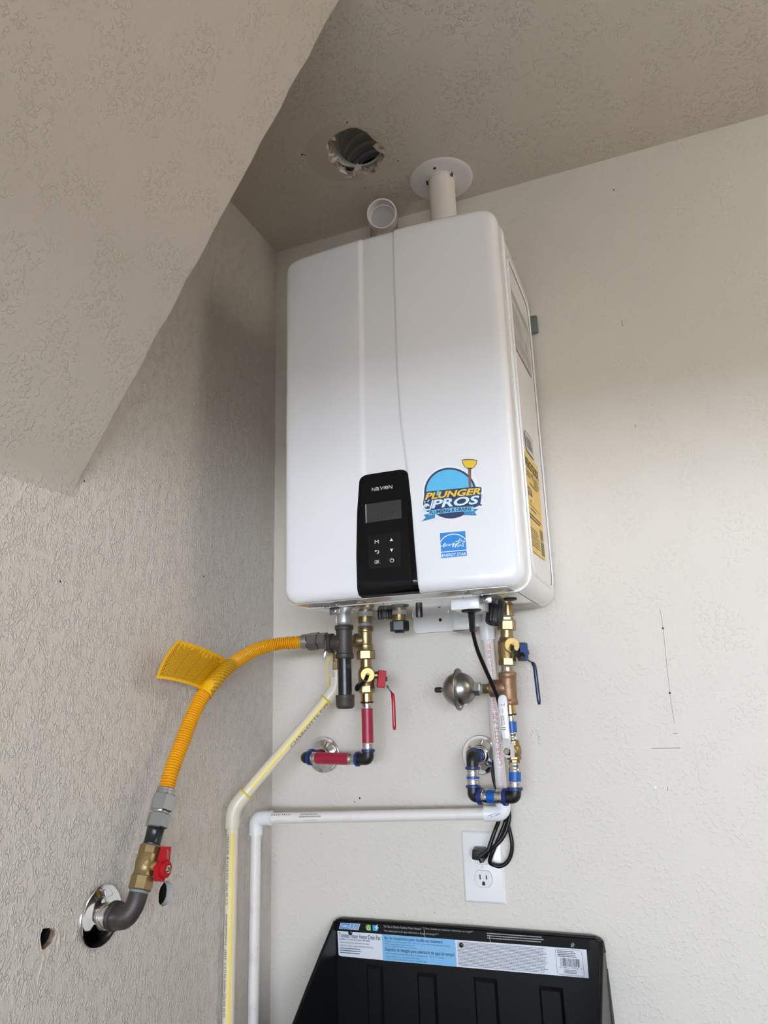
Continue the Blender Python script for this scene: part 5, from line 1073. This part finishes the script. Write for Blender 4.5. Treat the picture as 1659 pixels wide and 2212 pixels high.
fo2 = MB().prism([pp_(PW-.001, .052, .008), pp_(PW+.0015, .050, .011), pp_(PW+.010, PH, .011), pp_(PW-.001, PH, .008)], (0, -.004, 0)).build('rear_flange', mat('pan_edge', (.035, .034, .032), .45), pan, smooth=False)
# label
lw = 538.; LA, LB, LC, LD_ = V((0.16093, -0.0146, 1.095)), V((0.64754, -0.0146, 1.1003)), V((0.64707, -0.0146, 1.0553)), V((0.16227, -0.0146, 1.0492))
def lm(off): 
    q_ = quadmap(LA, LB, LC, LD_, lw, 58.)
    return lambda u, v: q_(u, v)+V(0, -off, 0)
L0, L1, L2, L3 = lm(.0002), lm(.0005), lm(.0008), lm(.0011)
lab = MB().sheet(L0, -3, -27, 545, 3).build('printed_label', label_black, pan, smooth=False)
MB().poly(L1, [(0, 0), (106, 0), (106, 57.5), (5, 56.5), (1, 54)]).build('label_panel', label_white, lab, smooth=False)
MB().sheet(L1, 106, 0, 271, 58).build('label_panel', label_blue, lab, smooth=False)
MB().sheet(L1, 271, 0, 538, 58).build('label_panel', label_white, lab, smooth=False)
logo = mat('logo_blue', (.06, .28, .62), .35)
MB().poly(L1, [(9, -19), (56, -19.5), (51, -5), (4, -5)]).build('logo_edge', label_white, lab, smooth=False)
lg = MB().poly(L2, [(10, -18), (32.5, -18), (28, -6), (6, -6)]).build('logo', logo, lab, smooth=False)
MB().poly(L2, [(33.5, -18), (54.5, -18.3), (50, -6), (29, -6)]).build('logo', logo, lab, smooth=False)
bb = MB(); bb.text('CAMCO', L3, 10, -9, 29.5, -15, bold=.03); bb.build('logo_lettering', label_white, lab, smooth=False)
bb = MB(); bb.text('USA', L3, 32, -6.5, 52, -17.5, bold=.05, shear=.2); bb.build('logo_lettering', label_white, lab, smooth=False); bb = MB(); bb.text('USA', lm(.0013), 33, -7.3, 51, -16.7, bold=.0, shear=.2); bb.build('logo_lettering', logo, lab, smooth=False)
MB().poly(L1, [(68, -13), (71, -19), (81, -19), (81, -6), (71, -6)]).build('gas_icon', mat('icon_green', (.18, .42, .04), .4), lab, smooth=False)
bb = MB(); bb.stroke(L2, [(75.5, -17.5), (72, -9), (75.5, -7), (79, -9)], 1.8, True); bb.build('flame', label_white, lab, smooth=False)
MB().poly(L1, [(85, -19), (96, -19), (99, -13), (96, -6), (85, -6)]).build('electric_icon', mat('icon_blue', (.03, .36, .66), .4), lab, smooth=False)
bb = MB(); bb.poly(L2, [(96, -21), (90, -13), (93.5, -13), (91, -6), (99, -15.5), (95, -15.5), (98.5, -21)]); bb.build('bolt', label_white, lab, smooth=False)
bb = MB(); bb.text('For Gas or Electric Tankless Water Heaters*', L2, 112, -15.5, 198, -21); bb.text('Para calentadores de agua eléctricos o de gas sin tanque***', L2, 112, -5, 235, -11)
bb.text('Pour chauffe-eau instantané électrique ou au gas**', L2, 207, -16.5, 311, -22); bb.stroke(L2, [(203, -23), (204, -12)], 1.0)
bb.build('label_print', mat('label_grey_ink', (.40, .40, .41), .4), lab, smooth=False)
bb = MB(); bb.bars(L2, 340, -25, 456, -5, 4, seed=9, fill=.42, ragged=.08, gap=.005, dash=.025); bb.build('fine_print', MATS['label_grey_ink'], lab, smooth=False)
bb = MB(); bb.text('Tankless Water Heater Drain Pan', L2, 4, 14, 102, 4, bold=.012); bb.text('Includes 1 / 1.5 inch drain fitting with gasket', L2, 4, 20, 78, 15.5, bold=.02)
bb.build('label_print', ink_blue, lab, smooth=False)
bb = MB(); bb.text('• Helps protect floors and walls from leaks', L2, 4, 27.5, 75, 22.5); bb.text('• Allows for easier routine maintenance flushing', L2, 4, 34.5, 84, 29.5)
bb.bars(L2, 5, 37, 55, 52, 3, seed=3, fill=.4, ragged=.1); bb.build('label_print', ink_black, lab, smooth=False)
bb = MB(); bb.text('Bac de récupération pour chauffe-eau instantané', L2, 112, 12.5, 243, 3.5, bold=.012); bb.text('Depósito de desagüe para calentador de agua sin tanque', L2, 112, 38.5, 267, 28.5, bold=.012); bb.build('label_print', ink_blue, lab, smooth=False)
bb = MB(); bb.text('Comprend un raccord de vidange de 2,5 – 3,8 cm (1 – 1,5 po) muni d’un joint d’étanchéité statique', L2, 112, 17, 259, 13.5); bb.text('• Aide à protéger planchers et murs contre les fuites', L2, 112, 22.5, 180, 19); bb.text('• Facilite la vidange d’entretien courante du chauffe-eau', L2, 112, 27, 186, 24)
bb.text('Incluye un accesorio para tubo de desagüe con empaque de 2,5 – 3,8 cm (1 – 1,5 pulg.)', L2, 112, 43.5, 244, 39.5); bb.text('• Ayuda a proteger los pisos y las paredes contra las fugas', L2, 113, 49.5, 190, 46); bb.text('• Facilita la limpieza de mantenimiento rutinaria por descarga de agua', L2, 113, 55, 205, 51.5)
bb.build('label_print', ink_black, lab, smooth=False)
bb = MB(); bb.bars(L2, 275, 4, 462, 56, 17, seed=11, fill=.42, ragged=.06, gap=.004, dash=.02); bb.build('fine_print', fine_grey, lab, smooth=False)
bb = MB(); bb.stroke(L2, [(481, 3), (524, 3), (528, 6), (530, 52), (527, 55), (482, 55), (478, 52), (477, 6)], .6, True); bb.bars(L2, 481, 6, 522, 20, 4, seed=2, fill=.5)
rb2 = random.Random(8); x = 486
while x < 524:
    w = .5+1.1*rb2.random(); bb.sheet(L2, x, 21, min(x+w, 525), 38); x += w+.5+.9*rb2.random()
bb.text('0 14717 30141 5', L2, 483, 42, 527, 39); bb.bars(L2, 492, 44, 518, 53, 3, seed=7, fill=.5, ragged=.2); bb.text('11/21   4516', L2, 515, 57.5, 530, 55.8); bb.build('label_print', ink_black, lab, smooth=False)
for u0 in (204, 345): 
    bb = MB(); bb.stroke(L2, [(u0, -12), (u0+1.5, 10), (u0+4, 30), (u0+9, 58)], .8); bb.build('label_crease', mat('crease_grey', (.55, .58, .64), .3), lab, smooth=False)
for (x, z) in [(0.18948, 1.0937), (0.41776, 1.0897)]:
    MB().lathe((x, -.0150, z), (0, -1, 0), [(0, .0042), (.0016, .0042), (.0024, .0024)], 16).build('mounting_screw', black_plastic, pan)
x, z = (0.6232, 1.1046); ms = MB().lathe((x, -.0135, z), (0, -1, 0), [(0, .0050), (.0014, .0048), (.0018, .003)], 16).build('mounting_screw', iron_gloss, pan)
for a in (.6, 2.2): MB().box((x, -.0153, z), (.006, .0005, .0011), 0, ax=[(math.cos(a), 0, math.sin(a)), (0, 1, 0), (-math.sin(a), 0, math.cos(a))]).build('screw_cross', print_grey, ms)
